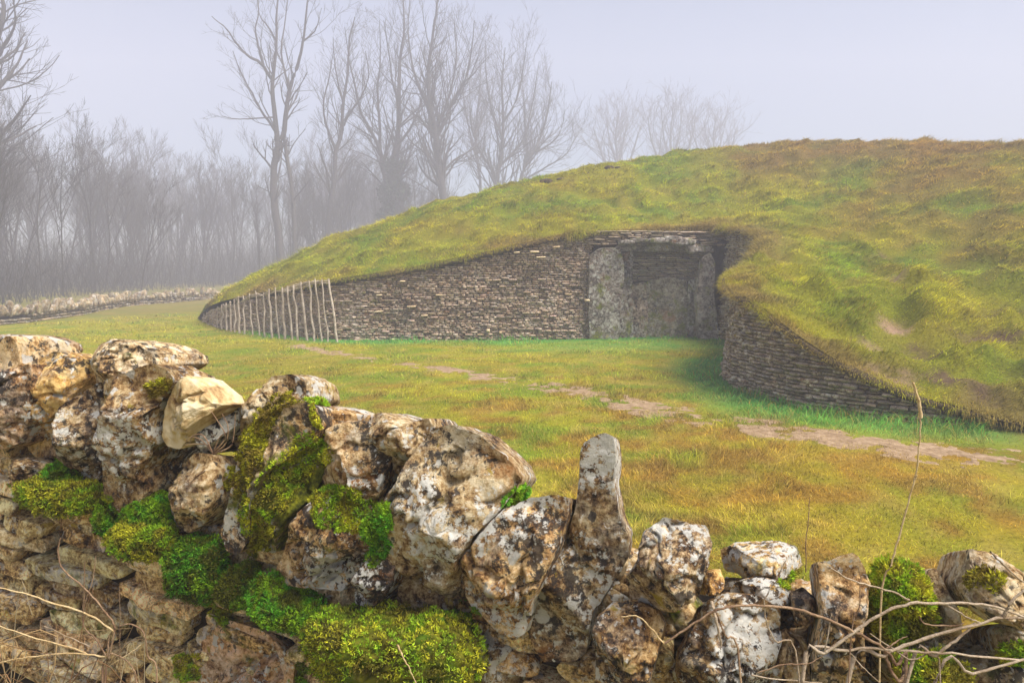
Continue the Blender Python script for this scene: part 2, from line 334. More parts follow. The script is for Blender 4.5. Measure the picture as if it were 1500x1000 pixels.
def tps(x, y):
    sh = x.shape; x = x.ravel(); y = y.ravel(); out = TW[-3]+TW[-2]*x+TW[-1]*y
    for (cx, cy, _), wgt in zip(ctrl, TW):
        d2 = (x-cx)**2+(y-cy)**2; out = out+wgt*.5*d2*np.log(d2+1e-12)
    return out.reshape(sh)
def edge_dist(x, y, pl):
    """signed-free distance from points to polyline"""
    best = np.full(x.shape, 1e9)
    for a, b in zip(pl[:-1], pl[1:]):
        e = b[:2]-a[:2]; t = np.clip(((x-a[0])*e[0]+(y-a[1])*e[1])/(e@e+1e-12), 0, 1)
        best = np.minimum(best, np.hypot(x-a[0]-t*e[0], y-a[1]-t*e[1]))
    return best
def inside(x, y, pl):
    r = np.zeros(x.shape, bool)
    for a, b in zip(pl, np.roll(pl, -1, 0)):
        c = ((a[1] > y) != (b[1] > y)) & (x < (b[0]-a[0])*(y-a[1])/(b[1]-a[1]+1e-12)+a[0]); r ^= c
    return r
NS, NT = 420, 150
ES = smooth_path(E, NS); BS = smooth_path(B, NS)
tt = np.linspace(0, 1, NT)**1.9
XX = ES[:, 0][:, None]*(1-tt)+BS[:, 0][:, None]*tt; YY = ES[:, 1][:, None]*(1-tt)+BS[:, 1][:, None]*tt
ZZ = tps(XX, YY)
ZZ = np.where(tt[None] < .02, ES[:, 2][:, None]*(1-tt[None]/.02)+ZZ*tt[None]/.02, ZZ)
ZZ = np.maximum(ZZ, -.02)
MOUND_POLY = np.vstack([E[:, :2], B[::-1]])
lumps = (n2(XX, YY, .9, 3, 3)-.5)*.22 + (n2(XX, YY, 2.6, 3, 8)-.5)*.21 + np.maximum(n2(XX, YY, 1.7, 2, 21)-.6, 0)*.45
near_right = sstep(3, 6, XX)*sstep(13, 8, YY)
fade = np.clip(tt[None]*25, 0, 1)
ZZ = ZZ + lumps*fade*(1+1.1*near_right)
SCARS = [(1312, 470, .22, .15), (1272, 497, .22, .15), (1300, 548, .38, .18), (1348, 497, .2, .2), (1380, 545, .22, .13), (1442, 565, .22, .15), (1300, 415, .16, .32), (1296, 372, .12, .3), (1445, 497, .5, .10), (1470, 470, .4, .1)]
def on_mound(px, py):
    """where a sight line meets the mound"""
    o = np.array([0, 0, EYE]); d = ray(px, py); d = d/d[1]
    ys = np.linspace(5.5, 26, 500); x = d[0]*ys; z = EYE+d[2]*ys; g = tps(x, ys); ins = inside(x, ys, MOUND_POLY)
    k = np.nonzero(ins & (g > z))[0]
    k = k[0] if len(k) else np.argmin(np.where(ins, np.abs(g-z), 9)); return np.array([x[k], ys[k], g[k]])
SCAR_P = [(on_mound(a, b), rx, ry) for a, b, rx, ry in SCARS]
for (c, rx, ry) in SCAR_P:                     # worn hollows: trodden into the slope
    d = ((XX-c[0])/rx)**2+((YY-c[1])/(ry*1.6))**2; ZZ = ZZ - .13*np.exp(-d*1.2)
# tread line
PATHP = [np.array(P(px, py, EYE/(-ray(px, py)[2]/ray(px, py)[1]))) for px, py in [(430, 506), (540, 524), (640, 540), (740, 556), (830, 572), (920, 590), (1000, 606), (1100, 625), (1200, 642), (1300, 655), (1420, 668), (1560, 680)]]
PATHP = smooth_path(np.array(PATHP), 60)
# ------------------------------------------------------------------ colours of the turf
def lerp(a, b, t): return a*(1-t[..., None])+b*t[..., None]
YEL, GRN, STRAW, BRN, LUSH, OLV = (np.array(c) for c in [(.44, .41, .02), (.17, .30, .015), (.56, .40, .09), (.36, .17, .03), (.07, .42, .08), (.36, .33, .02)])
FOOT = smooth_path(E[2:19], 120)
def field_colour(x, y):
    a = sstep(.36, .62, n2(x, y, .55, 3, 1)); b = sstep(.42, .68, n2(x, y, 1.9, 3, 2)); s = sstep(.50, .68, n2(x, y, 4.3, 3, 4)); br = sstep(.50, .66, n2(x, y, 3.4, 4, 6))
    c = lerp(np.broadcast_to(OLV, x.shape+(3,)), YEL, a); c = lerp(c, GRN, b*.65); c = lerp(c, STRAW, s*.5); c = lerp(c, BRN, br*.7*sstep(15, 6, y))
    l = sstep(1.25, .2, edge_dist(x, y, FOOT)+.9*(n2(x, y, .8, 2, 9)-.5)); court = sstep(12.2, 13.6, y)*sstep(-1.5, 1.5, x)*.55
    gold = sstep(-1, 4, x)*sstep(9, 4.5, y)*sstep(.38, .60, n2(x, y, 1.1, 3, 15)); c = lerp(c, np.array([.55, .31, .03]), gold*.55); c = lerp(c, LUSH, np.clip(np.maximum(l, court), 0, 1)*.78)
    return c
def path_amount(x, y):
    d = edge_dist(x, y, PATHP[:, :2]); wdt = .26+.24*sstep(-2, 2, x)
    return sstep(1.25, .0, d/wdt)*sstep(.40, .60, n2(x, y, 1.3, 3, 12)*.4+n2(x, y, 7, 4, 13)*.6)
def mound_colour(x, y, z):
    a = sstep(.35, .62, n2(x, y, .45, 3, 31)); b = sstep(.45, .66, n2(x, y, 1.6, 3, 32)); s = sstep(.52, .74, n2(x, y*.7, 2.4, 3, 34)); br = sstep(.52, .70, n2(x, y, .7, 3, 36))
    c = lerp(np.broadcast_to(YEL*.95, x.shape+(3,)), GRN*1.05, a*.75); c = lerp(c, YEL*1.1, b*.6); c = lerp(c, STRAW, s*.28)
    c = lerp(c, BRN, br*.55*np.clip(.35+sstep(3.4, 5.0, z)*.6+sstep(5, 9, x)*.35, 0, 1))
    top = sstep(3.5, 4.7, z)*sstep(4, 10, x); c = lerp(c, np.array([.27, .15, .055]), top*.7)
    rus = sstep(5.5, 9, x)*sstep(.40, .62, n2(x, y, .8, 3, 39)); c = lerp(c, np.array([.36, .20, .05]), rus*.6)
    d = edge_dist(x, y, ES[::6]); rim = sstep(.9, .05, d)*sstep(.40, .55, n2(x, y, 1.2, 2, 38)); c = lerp(c, np.array([.33, .20, .085]), rim*.65)
    return c
# ------------------------------------------------------------------ ground and path
def axis(lo, hi, step, far):
    a = list(np.arange(lo, hi, step)); s = step; p = hi
    while p < far: a.append(p); s *= 1.25; p += s
    a.append(far); s = step; q = lo-step; pre = []
    while q > -far: pre.append(q); s *= 1.25; q -= s
    return np.array([-far]+pre[::-1]+a)
gx, gy = axis(-13, 11, .13, 160), axis(-.5, 24, .13, 160)
GX, GY = np.meshgrid(gx, gy, indexing='ij')
def ground_z(x, y):
    z = (n2(x, y, .35, 3, 51)-.5)*.12 + (n2(x, y, 1.7, 3, 52)-.5)*.05
    return z*sstep(2.2, 3.5, y)*(1-sstep(1.2, .2, edge_dist(x, y, FOOT))*.7)-.02
GZ = ground_z(GX, GY)
n0, n1 = GX.shape; idx = np.arange(n0*n1).reshape(n0, n1)
quads = np.stack([idx[:-1, :-1], idx[1:, :-1], idx[1:, 1:], idx[:-1, 1:]], -1).reshape(-1, 4)
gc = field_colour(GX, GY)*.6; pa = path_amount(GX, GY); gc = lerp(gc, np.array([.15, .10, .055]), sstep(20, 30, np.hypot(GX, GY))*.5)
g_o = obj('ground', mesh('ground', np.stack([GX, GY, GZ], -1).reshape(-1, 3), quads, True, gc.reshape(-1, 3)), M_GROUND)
tag(g_o, 'grass field in front of the burial mound', None, kind='structure')
px_, py_ = np.meshgrid(np.linspace(0, 59, 620), np.linspace(-1, 1, 44), indexing='ij')
pi = px_.astype(int).clip(0, 58); pf = (px_-pi)[..., None]; pc = PATHP[pi]*(1-pf)+PATHP[pi+1]*pf
tg = PATHP[pi+1]-PATHP[pi]; tg /= np.linalg.norm(tg, axis=-1, keepdims=True); sdv = np.stack([-tg[..., 1], tg[..., 0]], -1)
wd = (.34+.40*sstep(-2, 2, pc[..., 0]))[..., None]*1.05
pxy = pc[..., :2]+sdv*py_[..., None]*wd; pamt = path_amount(pxy[..., 0], pxy[..., 1])
pz = ground_z(pxy[..., 0], pxy[..., 1])+np.where(pamt > .25, .003, -.02)
n0, n1 = px_.shape; idx = np.arange(n0*n1).reshape(n0, n1)
pq = np.stack([idx[:-1, :-1], idx[1:, :-1], idx[1:, 1:], idx[:-1, 1:]], -1).reshape(-1, 4)
path_o = obj('path', mesh('path', np.concatenate([pxy, pz[..., None]], -1).reshape(-1, 3), pq, True), M_EARTH)
tag(path_o, 'worn earth path crossing the grass towards the right', kind='structure')
# ------------------------------------------------------------------ mound
idx = np.arange(NS*NT).reshape(NS, NT)
mq = np.stack([idx[:-1, :-1], idx[:-1, 1:], idx[1:, 1:], idx[1:, :-1]], -1).reshape(-1, 4)
mc = mound_colour(XX, YY, ZZ)*.42
scar_m = np.zeros_like(XX)
for k, (c, rx, ry) in enumerate(SCAR_P):
    d = np.exp(-(((XX-c[0])/rx)**2+((YY-c[1])/(ry*1.6))**2)*1.3-1.2*(n2(XX, YY, 4.0, 3, 91)-.4)); scar_m = np.maximum(scar_m, d)
    mc = lerp(mc, np.array([.28, .185, .115]) if k in (0, 1, 2, 6) else np.array([.11, .07, .04]), np.clip(d*1.5-.2+1.6*(n2(XX, YY, 9, 3, 92)-.5), 0, 1)*sstep(.15, .4, d))
mound = obj('mound', mesh('mound', np.stack([XX, YY, ZZ], -1).reshape(-1, 3), mq, True, mc.reshape(-1, 3)), M_GROUND)
tag(mound, 'large grassy burial mound rising behind the stone walls', None, kind='structure')
def mound_z(x, y):
    k = np.argmin((XX-x)**2+(YY-y)**2); return ZZ.ravel()[k]
for k, (px, py, s) in enumerate([(800, 261, .22), (822, 258, .15), (893, 241, .18), (862, 250, .12), (905, 240, .11)]):
    c = on_mound(px, py+6)
    a = np.linspace(0, 2*math.pi, 12, endpoint=False); poly = np.stack([np.cos(a)*s, np.sin(a)*s*.45], -1)
    me, _ = rock_mesh('earth_clod', poly, s*.8, s*.8, 26, 7, 6, 2.2, 1, .16, 60+k)
    o = obj('earth_clod', me, M_BANK, mound); o.location = c
# ------------------------------------------------------------------ grass
def cull(x, y): return edge_dist(x, y, np.array([[W0*0-3, W0+3*WK+.3], [4, W0-4*WK+.3]])) > .35
def grass_field():
    N = 250000; u = RNG.uniform(0, 1, N); g = 1.75; a0, a1 = 3.0**(1-g), 30.0**(1-g); D = (a0+(a1-a0)*u)**(1/(1-g)); th = RNG.uniform(-.80, .80, N)
    th = np.where(RNG.uniform(0, 1, N) < .75, RNG.uniform(-.66, .66, N), th)
    x, y = D*np.tan(th)*.92, D
    ok = ~inside(x, y, MOUND_POLY) & cull(x, y) & (RNG.uniform(0, 1, N) > path_amount(x, y)*.22) & (y > W0-WK*x+.55)
    ok &= ~((x < -4) & (y > np.interp(x, [-26, -14, -11, -8.5, -5], [17.5, 19.5, 23.5, 29, 33])+.3)); bare = sstep(.60, .74, n2(x, y, 1.3, 4, 77)); ok &= RNG.uniform(0, 1, N) > bare*.45
    x, y, D = x[ok], y[ok], D[ok]; n = len(x)
    base = np.stack([x, y, ground_z(x, y)-.004], -1)
    tuft = n2(x, y, 1.4, 3, 41); lush = sstep(.8, .1, edge_dist(x, y, FOOT))
    h = (.020+.036*sstep(.4, .75, tuft))*RNG.uniform(.5, 1.5, n)*(1+1.2*lush)*(1+.02*D)
    wdt = np.maximum(.0042, .00075*D)*RNG.uniform(.7, 1.4, n)
    fl = n2(x, y, .8, 2, 44)*6.28*2; lean = np.stack([.45*np.cos(fl)+RNG.normal(0, 1, n), .45*np.sin(fl)+RNG.normal(0, 1, n), -.25+0*x], -1)*.7
    h = h*(1-.65*path_amount(x, y)); c = field_colour(x, y)*RNG.uniform(.45, 1.55, (n, 1))*(.62+.75*sstep(.3, .7, n2(x, y, 6.5, 3, 43)))[:, None]; pm = path_amount(x, y); c = lerp(c, np.array([.40, .28, .14]), pm*.8); st = RNG.uniform(0, 1, n) < .15; c[st] = STRAW*RNG.uniform(.7, 1.2, (st.sum(), 1))
    near = D < 9
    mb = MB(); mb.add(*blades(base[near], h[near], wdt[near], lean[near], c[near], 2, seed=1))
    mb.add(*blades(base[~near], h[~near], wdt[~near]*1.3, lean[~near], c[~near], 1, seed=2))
    o = obj('grass', mb.mesh('grass'), M_GRASS); tag(o, 'short yellow-green grass of the field', None, kind='stuff')
grass_field()
def grass_mound():
    N = 900000; i = RNG.integers(0, NS-1, N); j = (RNG.uniform(0, 1, N)*(NT-2)).astype(int); f, g = RNG.uniform(0, 1, N), RNG.uniform(0, 1, N)
    def bil(A): return (A[i, j]*(1-f)+A[i+1, j]*f)*(1-g)+(A[i, j+1]*(1-f)+A[i+1, j+1]*f)*g
    x, y, z = bil(XX), bil(YY), bil(ZZ)
    ar = np.abs((XX[1:, :-1]-XX[:-1, :-1])*(YY[:-1, 1:]-YY[:-1, :-1])-(YY[1:, :-1]-YY[:-1, :-1])*(XX[:-1, 1:]-XX[:-1, :-1]))[i, j]
    D = np.hypot(x, y); p = ar/np.maximum(D, 5)**1.7; p = p/np.quantile(p, .93)
    sc = bil(scar_m)
    ok = (RNG.uniform(0, 1, N) < p) & (y < 27) & (x < 17) & (RNG.uniform(0, 1, N) > sc*1.0)
    x, y, z, D = x[ok], y[ok], z[ok], D[ok]; n = len(x)
    e = .15; gxz = (tps(x+e, y)-tps(x-e, y))/(2*e); gyz = (tps(x, y+e)-tps(x, y-e))/(2*e)
    clump = sstep(.42, .72, n2(x, y, 2.6, 3, 8)); long_ = sstep(.45, .7, n2(x, y, .7, 2, 47))
    h = (.026+.080*clump+.02*long_)*RNG.uniform(.55, 1.4, n)*(1+.015*D)
    wdt = np.maximum(.0045, .00075*D)*RNG.uniform(.7, 1.4, n)
    fl = (n2(x, y, 1.1, 2, 48)-.5)*5
    lean = np.stack([-gxz*1.1+.55*np.cos(fl)*.6+RNG.normal(0, .6, n), -gyz*1.1-.25+.5*np.sin(fl)+RNG.normal(0, .6, n), -.35-.2*clump], -1)
    tz = n2(x, y, 4.5, 3, 49); c = mound_colour(x, y, z)*RNG.uniform(.5, 1.45, (n, 1))*(.56+1.0*sstep(.3, .7, tz))[:, None]; st = RNG.uniform(0, 1, n) < .12; c[st] = STRAW*RNG.uniform(.7, 1.15, (st.sum(), 1))
    near = D < 11; b = np.stack([x, y, z-.006], -1)
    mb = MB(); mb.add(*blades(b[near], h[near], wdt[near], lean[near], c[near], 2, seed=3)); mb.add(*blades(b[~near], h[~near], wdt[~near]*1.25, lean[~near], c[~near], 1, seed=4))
    o = obj('mound_grass', mb.mesh('mound_grass'), M_GRASS); tag(o, 'tussocky yellow-green grass covering the mound', None, kind='stuff')
    return n
N_MG = grass_mound()
def fringe():
    """turf hanging over the wall tops"""
    N = 38000; s = RNG.uniform(2, 19.3, N); k = s/21*(NS-1); i = k.astype(int); f = (k-i)[:, None]; p = ES[i]*(1-f)+ES[i+1]*f
    t = ES[i+1]-ES[i]; t[:, 2] = 0; t /= np.linalg.norm(t, axis=1, keepdims=True); out = np.stack([t[:, 1], -t[:, 0], 0*s], -1)
    D = np.hypot(p[:, 0], p[:, 1]); inn = RNG.uniform(-.30, .09, N)
    b = p + out*inn[:, None]; b[:, 2] += -.02-np.maximum(inn, 0)*.5+.03*np.maximum(-inn, 0)+RNG.normal(0, .02, N)
    cl = n2(p[:, 0], p[:, 1], 2.2, 2, 61)
    h = (.07+.17*sstep(.4, .75, cl))*RNG.uniform(.4, 1.5, N)*np.where(s > 12, .62, 1); wdt = np.maximum(.004, .0007*D)
    drop = RNG.uniform(.4, 1.7, N)
    lean = out*RNG.uniform(.5, 1.1, N)[:, None]+RNG.normal(0, .22, (N, 3)); lean[:, 2] = -drop
    c = mound_colour(b[:, 0], b[:, 1], b[:, 2])*RNG.uniform(.6, 1.2, (N, 1)); st = RNG.uniform(0, 1, N) < .22; c[st] = STRAW*RNG.uniform(.5, .9, (st.sum(), 1))
    mb = MB(); mb.add(*blades(b, h, wdt, lean, c, 2, seed=5))
    o = obj('turf_fringe', mb.mesh('turf_fringe'), M_GRASS); tag(o, 'dry grass hanging over the tops of the stone walls', None, kind='stuff')
fringe()
# turf lip: the thickness of sod under the fringe, from the mound's rim down to the wall head
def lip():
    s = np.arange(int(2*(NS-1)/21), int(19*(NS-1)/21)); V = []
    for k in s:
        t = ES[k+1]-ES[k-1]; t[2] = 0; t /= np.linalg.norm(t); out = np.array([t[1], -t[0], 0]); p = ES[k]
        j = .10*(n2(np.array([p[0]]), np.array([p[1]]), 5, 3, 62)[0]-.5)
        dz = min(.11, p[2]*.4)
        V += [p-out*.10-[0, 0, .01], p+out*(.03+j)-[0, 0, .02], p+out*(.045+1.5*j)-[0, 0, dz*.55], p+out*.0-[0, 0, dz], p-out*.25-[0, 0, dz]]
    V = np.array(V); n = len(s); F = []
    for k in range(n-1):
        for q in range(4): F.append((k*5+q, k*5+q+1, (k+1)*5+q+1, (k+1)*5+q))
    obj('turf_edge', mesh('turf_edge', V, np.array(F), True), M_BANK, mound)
lip()
# ------------------------------------------------------------------ dry-stone walls of the barrow
def brick_variants(n, seed, div=2, jit=.13):
    out = []; rg = np.random.default_rng(seed)
    for k in range(n):
        g = np.linspace(-.5, .5, div+1); V = {}; vl = []; F = []
        def vid(p):
            key = tuple(np.round(p, 4))
            if key not in V: V[key] = len(vl); vl.append(np.array(p))
            return V[key]
        for ax in range(3):
            for sg in (-.5, .5):
                for a in range(div):
                    for b in range(div):
                        q = []
                        for da, db in ((0, 0), (1, 0), (1, 1), (0, 1)):
                            p = [0, 0, 0]; p[ax] = sg; p[(ax+1) % 3] = g[a+da]; p[(ax+2) % 3] = g[b+db]; q.append(vid(p))
                        F.append(q if sg > 0 else q[::-1])
        v = np.array(vl); r = np.abs(v).max(1, keepdims=True); corner = (np.abs(v) > .49).sum(1, keepdims=True)
        v = v*(1-.055*(corner-1))+rg.uniform(-jit, jit, v.shape)*np.array([.5, .6, .6]); out.append((v, np.array(F)))
    return out
VAR = brick_variants(10, 3)
VAR_ME = {}
def course_wall(name, curve, ztop, zbot, hr, lr, depth, tint, seed, parent, mat, nparts, skip=None, pname='stone', lean=.06):
    """courses of stones along curve (n,3 xy used); ztop/zbot(s index float)->z. nparts nearest become single stones, the rest one part"""
    rg = np.random.default_rng(seed); seglen = np.linalg.norm(np.diff(curve[:, :2], axis=0), axis=1); S = np.concatenate([[0], np.cumsum(seglen)]); T = S[-1]; st = []
    z = zbot; zmax = max(ztop(q) for q in np.linspace(0, 1, 60))
    while z < zmax:
        h = rg.uniform(*hr); s = -rg.uniform(0, lr[1])
        while s < T:
            l = rg.uniform(*lr); m = s+l/2; s += l
            if m < 0 or m > T: continue
            q = m/T
            if z+h*.6 > ztop(q) or (skip and skip(m, z)): continue
            k = np.searchsorted(S, m)-1; k = min(max(k, 0), len(S)-2); f = (m-S[k])/(seglen[k]+1e-9); p = curve[k]*(1-f)+curve[k+1]*f
            t = curve[min(k+2, len(curve)-1)]-curve[max(k-1, 0)]; a = math.atan2(t[1], t[0]); out = np.array([math.sin(a), -math.cos(a)])
            o_ = rg.normal(0, .022)-z*lean; xy = p[:2]+out*(o_-depth/2)
            st.append((xy[0], xy[1], z+h/2+.012*math.sin(m*1.7), a+rg.normal(0, .05), l*.965, depth*rg.uniform(.9, 1.1), h*rg.uniform(.84, 1.0), rg.normal(0, .03)))
        z += h
    st = np.array(st); D = np.hypot(st[:, 0], st[:, 1]); area = st[:, 4]*st[:, 6]/D**2; order = np.argsort(-area); big = set(order[:nparts].tolist()); mb = MB()
    for k, (x, y, zc, a, l, d, h, r) in enumerate(st):
        vi = int(rg.integers(0, len(VAR))); tn = tint*rg.uniform(.45, 1.6)*np.array([1, rg.uniform(.92, 1.04), rg.uniform(.85, 1.1)])
        if rg.uniform() < .004: tn = np.array([2.2, 2.15, 2.1])
        Mx = Matrix.Translation((x, y, zc)) @ Matrix.Rotation(a, 4, 'Z') @ Matrix.Rotation(r, 4, 'Y') @ Matrix.Diagonal((l, d, h, 1))
        if k in big:
            key = (vi, mat.name)
            if key not in VAR_ME: VAR_ME[key] = mesh('stone', VAR[vi][0], VAR[vi][1]); VAR_ME[key].materials.append(mat)
            o = obj(pname, VAR_ME[key], None, parent); o.matrix_world = Mx; o.color = (*np.clip(tn, 0, 2.5), rg.uniform(.25, .52))
        else:
            A = np.array(Mx); mb.add(VAR[vi][0]@A[:3, :3].T+A[:3, 3], VAR[vi][1])
    if mb.n:
        o = obj('stonework', mb.mesh('stonework'), mat, parent); o['kind'] = 'stuff'; o.color = (*tint, .40)
    return len(st)
M_COURT = rock_mat('court_stone', .5, .45, .3, .25)
cores = []
def wall_core(name, curve, ztop, depth, parent, back=.35, mat=None, zb=-.1, lean=.06):  # dark backing added behind the courses so the gaps stay lightless
    n = len(curve); V = []
    for k in range(n):
        t = curve[min(k+1, n-1)]-curve[max(k-1, 0)]; a = math.atan2(t[1], t[0]); out = np.array([math.sin(a), -math.cos(a), 0]); zt = max(.02, ztop(k/(n-1)))-.03; p = np.array([curve[k][0], curve[k][1], 0])
        V += [p-out*(depth*.62)+[0, 0, zb], p-out*(depth*.62+lean*zt)+[0, 0, zt], p-out*(depth+back)+[0, 0, zt], p-out*(depth+back)+[0, 0, zb]]
    F = [(k*4+q, (k+1)*4+q, (k+1)*4+(q+1) % 4, k*4+(q+1) % 4) for k in range(n-1) for q in range(4)]+[(0, 1, 2, 3), ((n-1)*4+3, (n-1)*4+2, (n-1)*4+1, (n-1)*4)]
    return obj(name, mesh(name, V, F), mat or M_CORE, parent)
def seg(i0, i1, n=80):
    k = np.linspace(i0, i1, n)/21*(NS-1); i = np.clip(k.astype(int), 0, NS-2); f = (k-i)[:, None]; c = ES[i]*(1-f)+ES[i+1]*f
    S = np.concatenate([[0], np.cumsum(np.linalg.norm(np.diff(c[:, :2], axis=0), axis=1))]); t = np.linspace(0, S[-1], n); return np.stack([np.interp(t, S, c[:, q]) for q in range(3)], -1)
left_c = seg(.35, 7.05, 90)
left_top = lambda q: float(np.interp(q*89, np.arange(90), left_c[:, 2]))-.12
lw = empty('forecourt_wall', (-1, 15.1, 0)); tag(lw, 'long grey dry-stone wall of thin slabs left of the blocked doorway', 'stone wall')
def setp(o, par): o.parent = par; o.matrix_parent_inverse = par.matrix_world.inverted()
# parents sit at the origin of their parts' coordinates
lw.location = (0, 0, 0)
course_wall('w', left_c, left_top, -.04, (.030, .056), (.06, .20), .22, np.array([.92, .82, .85]), 21, lw, M_COURT, 300)
wall_core('wall_core', left_c, left_top, .22, lw, back=.1)
rw = empty('horn_wall'); tag(rw, 'curved dark dry-stone wall under the near end of the mound', 'stone wall')
right_c = seg(9.35, 18.0, 120)
right_top = lambda q: float(np.interp(q*119, np.arange(120), right_c[:, 2]))-.08
course_wall('w', right_c, right_top, -.04, (.032, .056), (.07, .20), .22, np.array([.74, .74, .70]), 22, rw, M_COURT, 300, lean=.10)
wall_core('wall_core', right_c, right_top, .22, rw, back=.06, lean=.10)
# bright fallen slabs in the left wall
for px, py, l, h in [(603, 449, .2, .05), (622, 462, .16, .04), (643, 432, .15, .03), (757, 370, .14, .03), (783, 369, .2, .04), (792, 377, .22, .04), (815, 362, .16, .04), (590, 412, .12, .04), (555, 456, .18, .03), (556, 432, .12, .03), (715, 484, .08, .06), (733, 487, .07, .06), (860, 440, .1, .05)]:
    c = P(px, py, 15.0); key = ('pale', 0)
    if key not in VAR_ME: VAR_ME[key] = mesh('pale_slab', *VAR[3]); VAR_ME[key].materials.append(M_SLATE)
    o = obj('pale_slab', VAR_ME[key], None, lw); o.location = c; o.scale = (l, .22, h); o.rotation_euler = (0, random.uniform(-.1, .1), .02); o.color = (1.5, 1.55, 1.6, 0)
# ------------------------------------------------------------------ blocked doorway
portal = empty('blocked_doorway'); tag(portal, 'false stone doorway of upright slabs closed by one big slab', 'stone doorway')
def ccw(p):
    a = np.sum(p[:, 0]*np.roll(p[:, 1], -1)-np.roll(p[:, 0], -1)*p[:, 1]); return p if a > 0 else p[::-1]
def slab(name, pts, Y, tf, tb, tint, seed, amp=.06, facets=3, parent=portal, mat=None, moss=.45, K=64):
    w_ = np.array([P(a, b, Y) for a, b in pts]); c = w_.mean(0); poly = np.stack([w_[:, 0]-c[0], w_[:, 2]-c[2]], -1)
    me, _ = rock_mesh(name, ccw(poly), tf, tb, K, 16, 6, 4.5, facets, amp, seed)
    o = obj(name, me, mat or M_SLAB, parent); o.location = c; o.color = (*tint, moss); return o
slab('upright_slab', [(864, 372), (880, 363), (908, 362), (914, 385), (914, 420), (908, 455), (907, 500), (886, 506), (864, 500), (862, 440)], 15.16, .10, .35, (.38, .35, .36), 301, .04, 8)
slab('upright_slab', [(1028, 380), (1040, 368), (1048, 385), (1046, 430), (1054, 498), (1024, 500), (1020, 440)], 15.2, .12, .4, (.55, .51, .50), 302, .04, 4)
slab('closing_slab', [(946, 412), (975, 406), (1006, 409), (1008, 450), (1006, 500), (950, 500), (948, 450)], 15.62, .06, .2, (.52, .48, .38), 303, .03, 2, moss=.50)
slab('side_slab', [(925, 416), (946, 412), (949, 450), (948, 500), (926, 500), (922, 450)], 15.62, .12, .2, (.75, .62, .5), 304)
slab('side_slab', [(1008, 412), (1030, 405), (1032, 500), (1005, 500), (1006, 450)], 15.65, .08, .2, (.32, .31, .29), 305)
slab('side_slab', [(906, 372), (928, 368), (926, 420), (928, 500), (904, 500), (906, 440)], 15.45, .12, .3, (.42, .38, .38), 308)
slab('lintel', [(900, 368), (902, 359), (930, 357), (980, 356), (1020, 358), (1044, 361), (1046, 369), (1000, 367), (940, 368)], 15.32, .22, .5, (.26, .24, .25), 306, .03, 3)
for k, (a, b, wd_, h) in enumerate([(936, 352, 15, 4), (966, 352, 16, 4.5), (1000, 354, 20, 6), (1014, 364, 8, 8), (985, 349, 16, 4), (918, 355, 12, 4)]):
    slab('capping_slab', [(a-wd_, b-h*.5), (a, b-h), (a+wd_, b-h*.4), (a+wd_*.9, b+h*.7), (a, b+h), (a-wd_*.9, b+h*.6)], 15.05-.02*(k % 3), .12, .3, (.60, .58, .60) if k in (1, 2, 3) else (.36, .35, .35), 320+k, .03, 0, K=30)
ov_c = np.stack([np.linspace(1.62, 4.75, 30), np.full(30, 15.3), np.zeros(30)], -1)
course_wall('w', ov_c, lambda q: 2.40, 2.06, (.035, .06), (.12, .40), .3, np.array([.60, .56, .52]), 26, portal, M_COURT, 60, pname='head_stone', lean=0)
inf_c = np.stack([np.linspace(2.55, 4.5, 30), np.full(30, 15.72), np.zeros(30)], -1)
course_wall('w', inf_c, lambda q: 2.12, 1.25, (.035, .06), (.12, .42), .2, np.array([.95, .97, 1.05]), 23, portal, M_COURT, 120, pname='infill_stone', lean=0)
wall_core('infill_core', np.stack([np.linspace(1.9, 5.0, 20), np.full(20, 15.75), np.zeros(20)], -1), lambda q: 2.3, .2, portal, back=.2)
# ------------------------------------------------------------------ leaning stake fence round the left horn
fence = empty('stake_fence'); tag(fence, 'row of thin leaning wooden stakes guarding the low end of the wall', 'fence')
tops = [(481, 411, 494, 499), (471, 412, 480, 499), (461, 411, 472, 499), (452, 414, 460, 497), (440, 416, 450, 497), (430, 420, 436, 495), (421, 422, 428, 490), (413, 424, 417, 490), (403, 424, 409, 488), (394, 426, 398, 478), (386, 431, 388, 490), (374, 429, 380, 489), (365, 433, 370, 489), (356, 436, 358, 488), (349, 437, 351, 485), (343, 441, 344, 484), (337, 444, 338, 483), (331, 446, 332, 482), (325, 449, 325, 480), (319, 452, 319, 478), (313, 455, 313, 477), (308, 457, 308, 474), (303, 460, 303, 472), (299, 462, 299, 470)]
rail = []
for k, (x0, y0, x1, y1) in enumerate(tops):
    yb = min(EYE/((y1-390)/1000), 20.6)-.1; yb = float(np.interp(k, [0, 6, 12, 18, 23], [14.55, 14.95, 16.05, 17.8, 20.0]))
    b = P(x1, y1, yb); b[2] = -.04; t = P(x0, y0-3, yb+.05); r = random.uniform(.019, .031)
    n = 6; q = np.linspace(0, 1, n)[:, None]; pts = b*(1-q)+t*q; pts[1:-1] += RNG.normal(0, .012, (n-2, 3))
    mb = MB(); mb.add(*tube(pts, np.linspace(r, r*.75, n), 6)); o = obj('stake', mb.mesh('stake', True), M_STAKE, fence)
    rail.append(P(x0, y0+3, yb+.12))
rail = np.array(rail); rp = smooth_path(rail, 60)
for k in range(46):                       # short laths laid along the fence's head
    i = random.randint(0, 52); j = min(59, i+random.randint(3, 8)); pts = rp[i:j+1]+np.array([0, 0, random.uniform(-.03, .06)]); pts = pts[[0, len(pts)//2, -1]]+RNG.normal(0, .02, (3, 3))
    mb = MB(); mb.add(*tube(pts, [.010, .012, .008], 5)); obj('lath', mb.mesh('lath', True), M_LATH, fence)
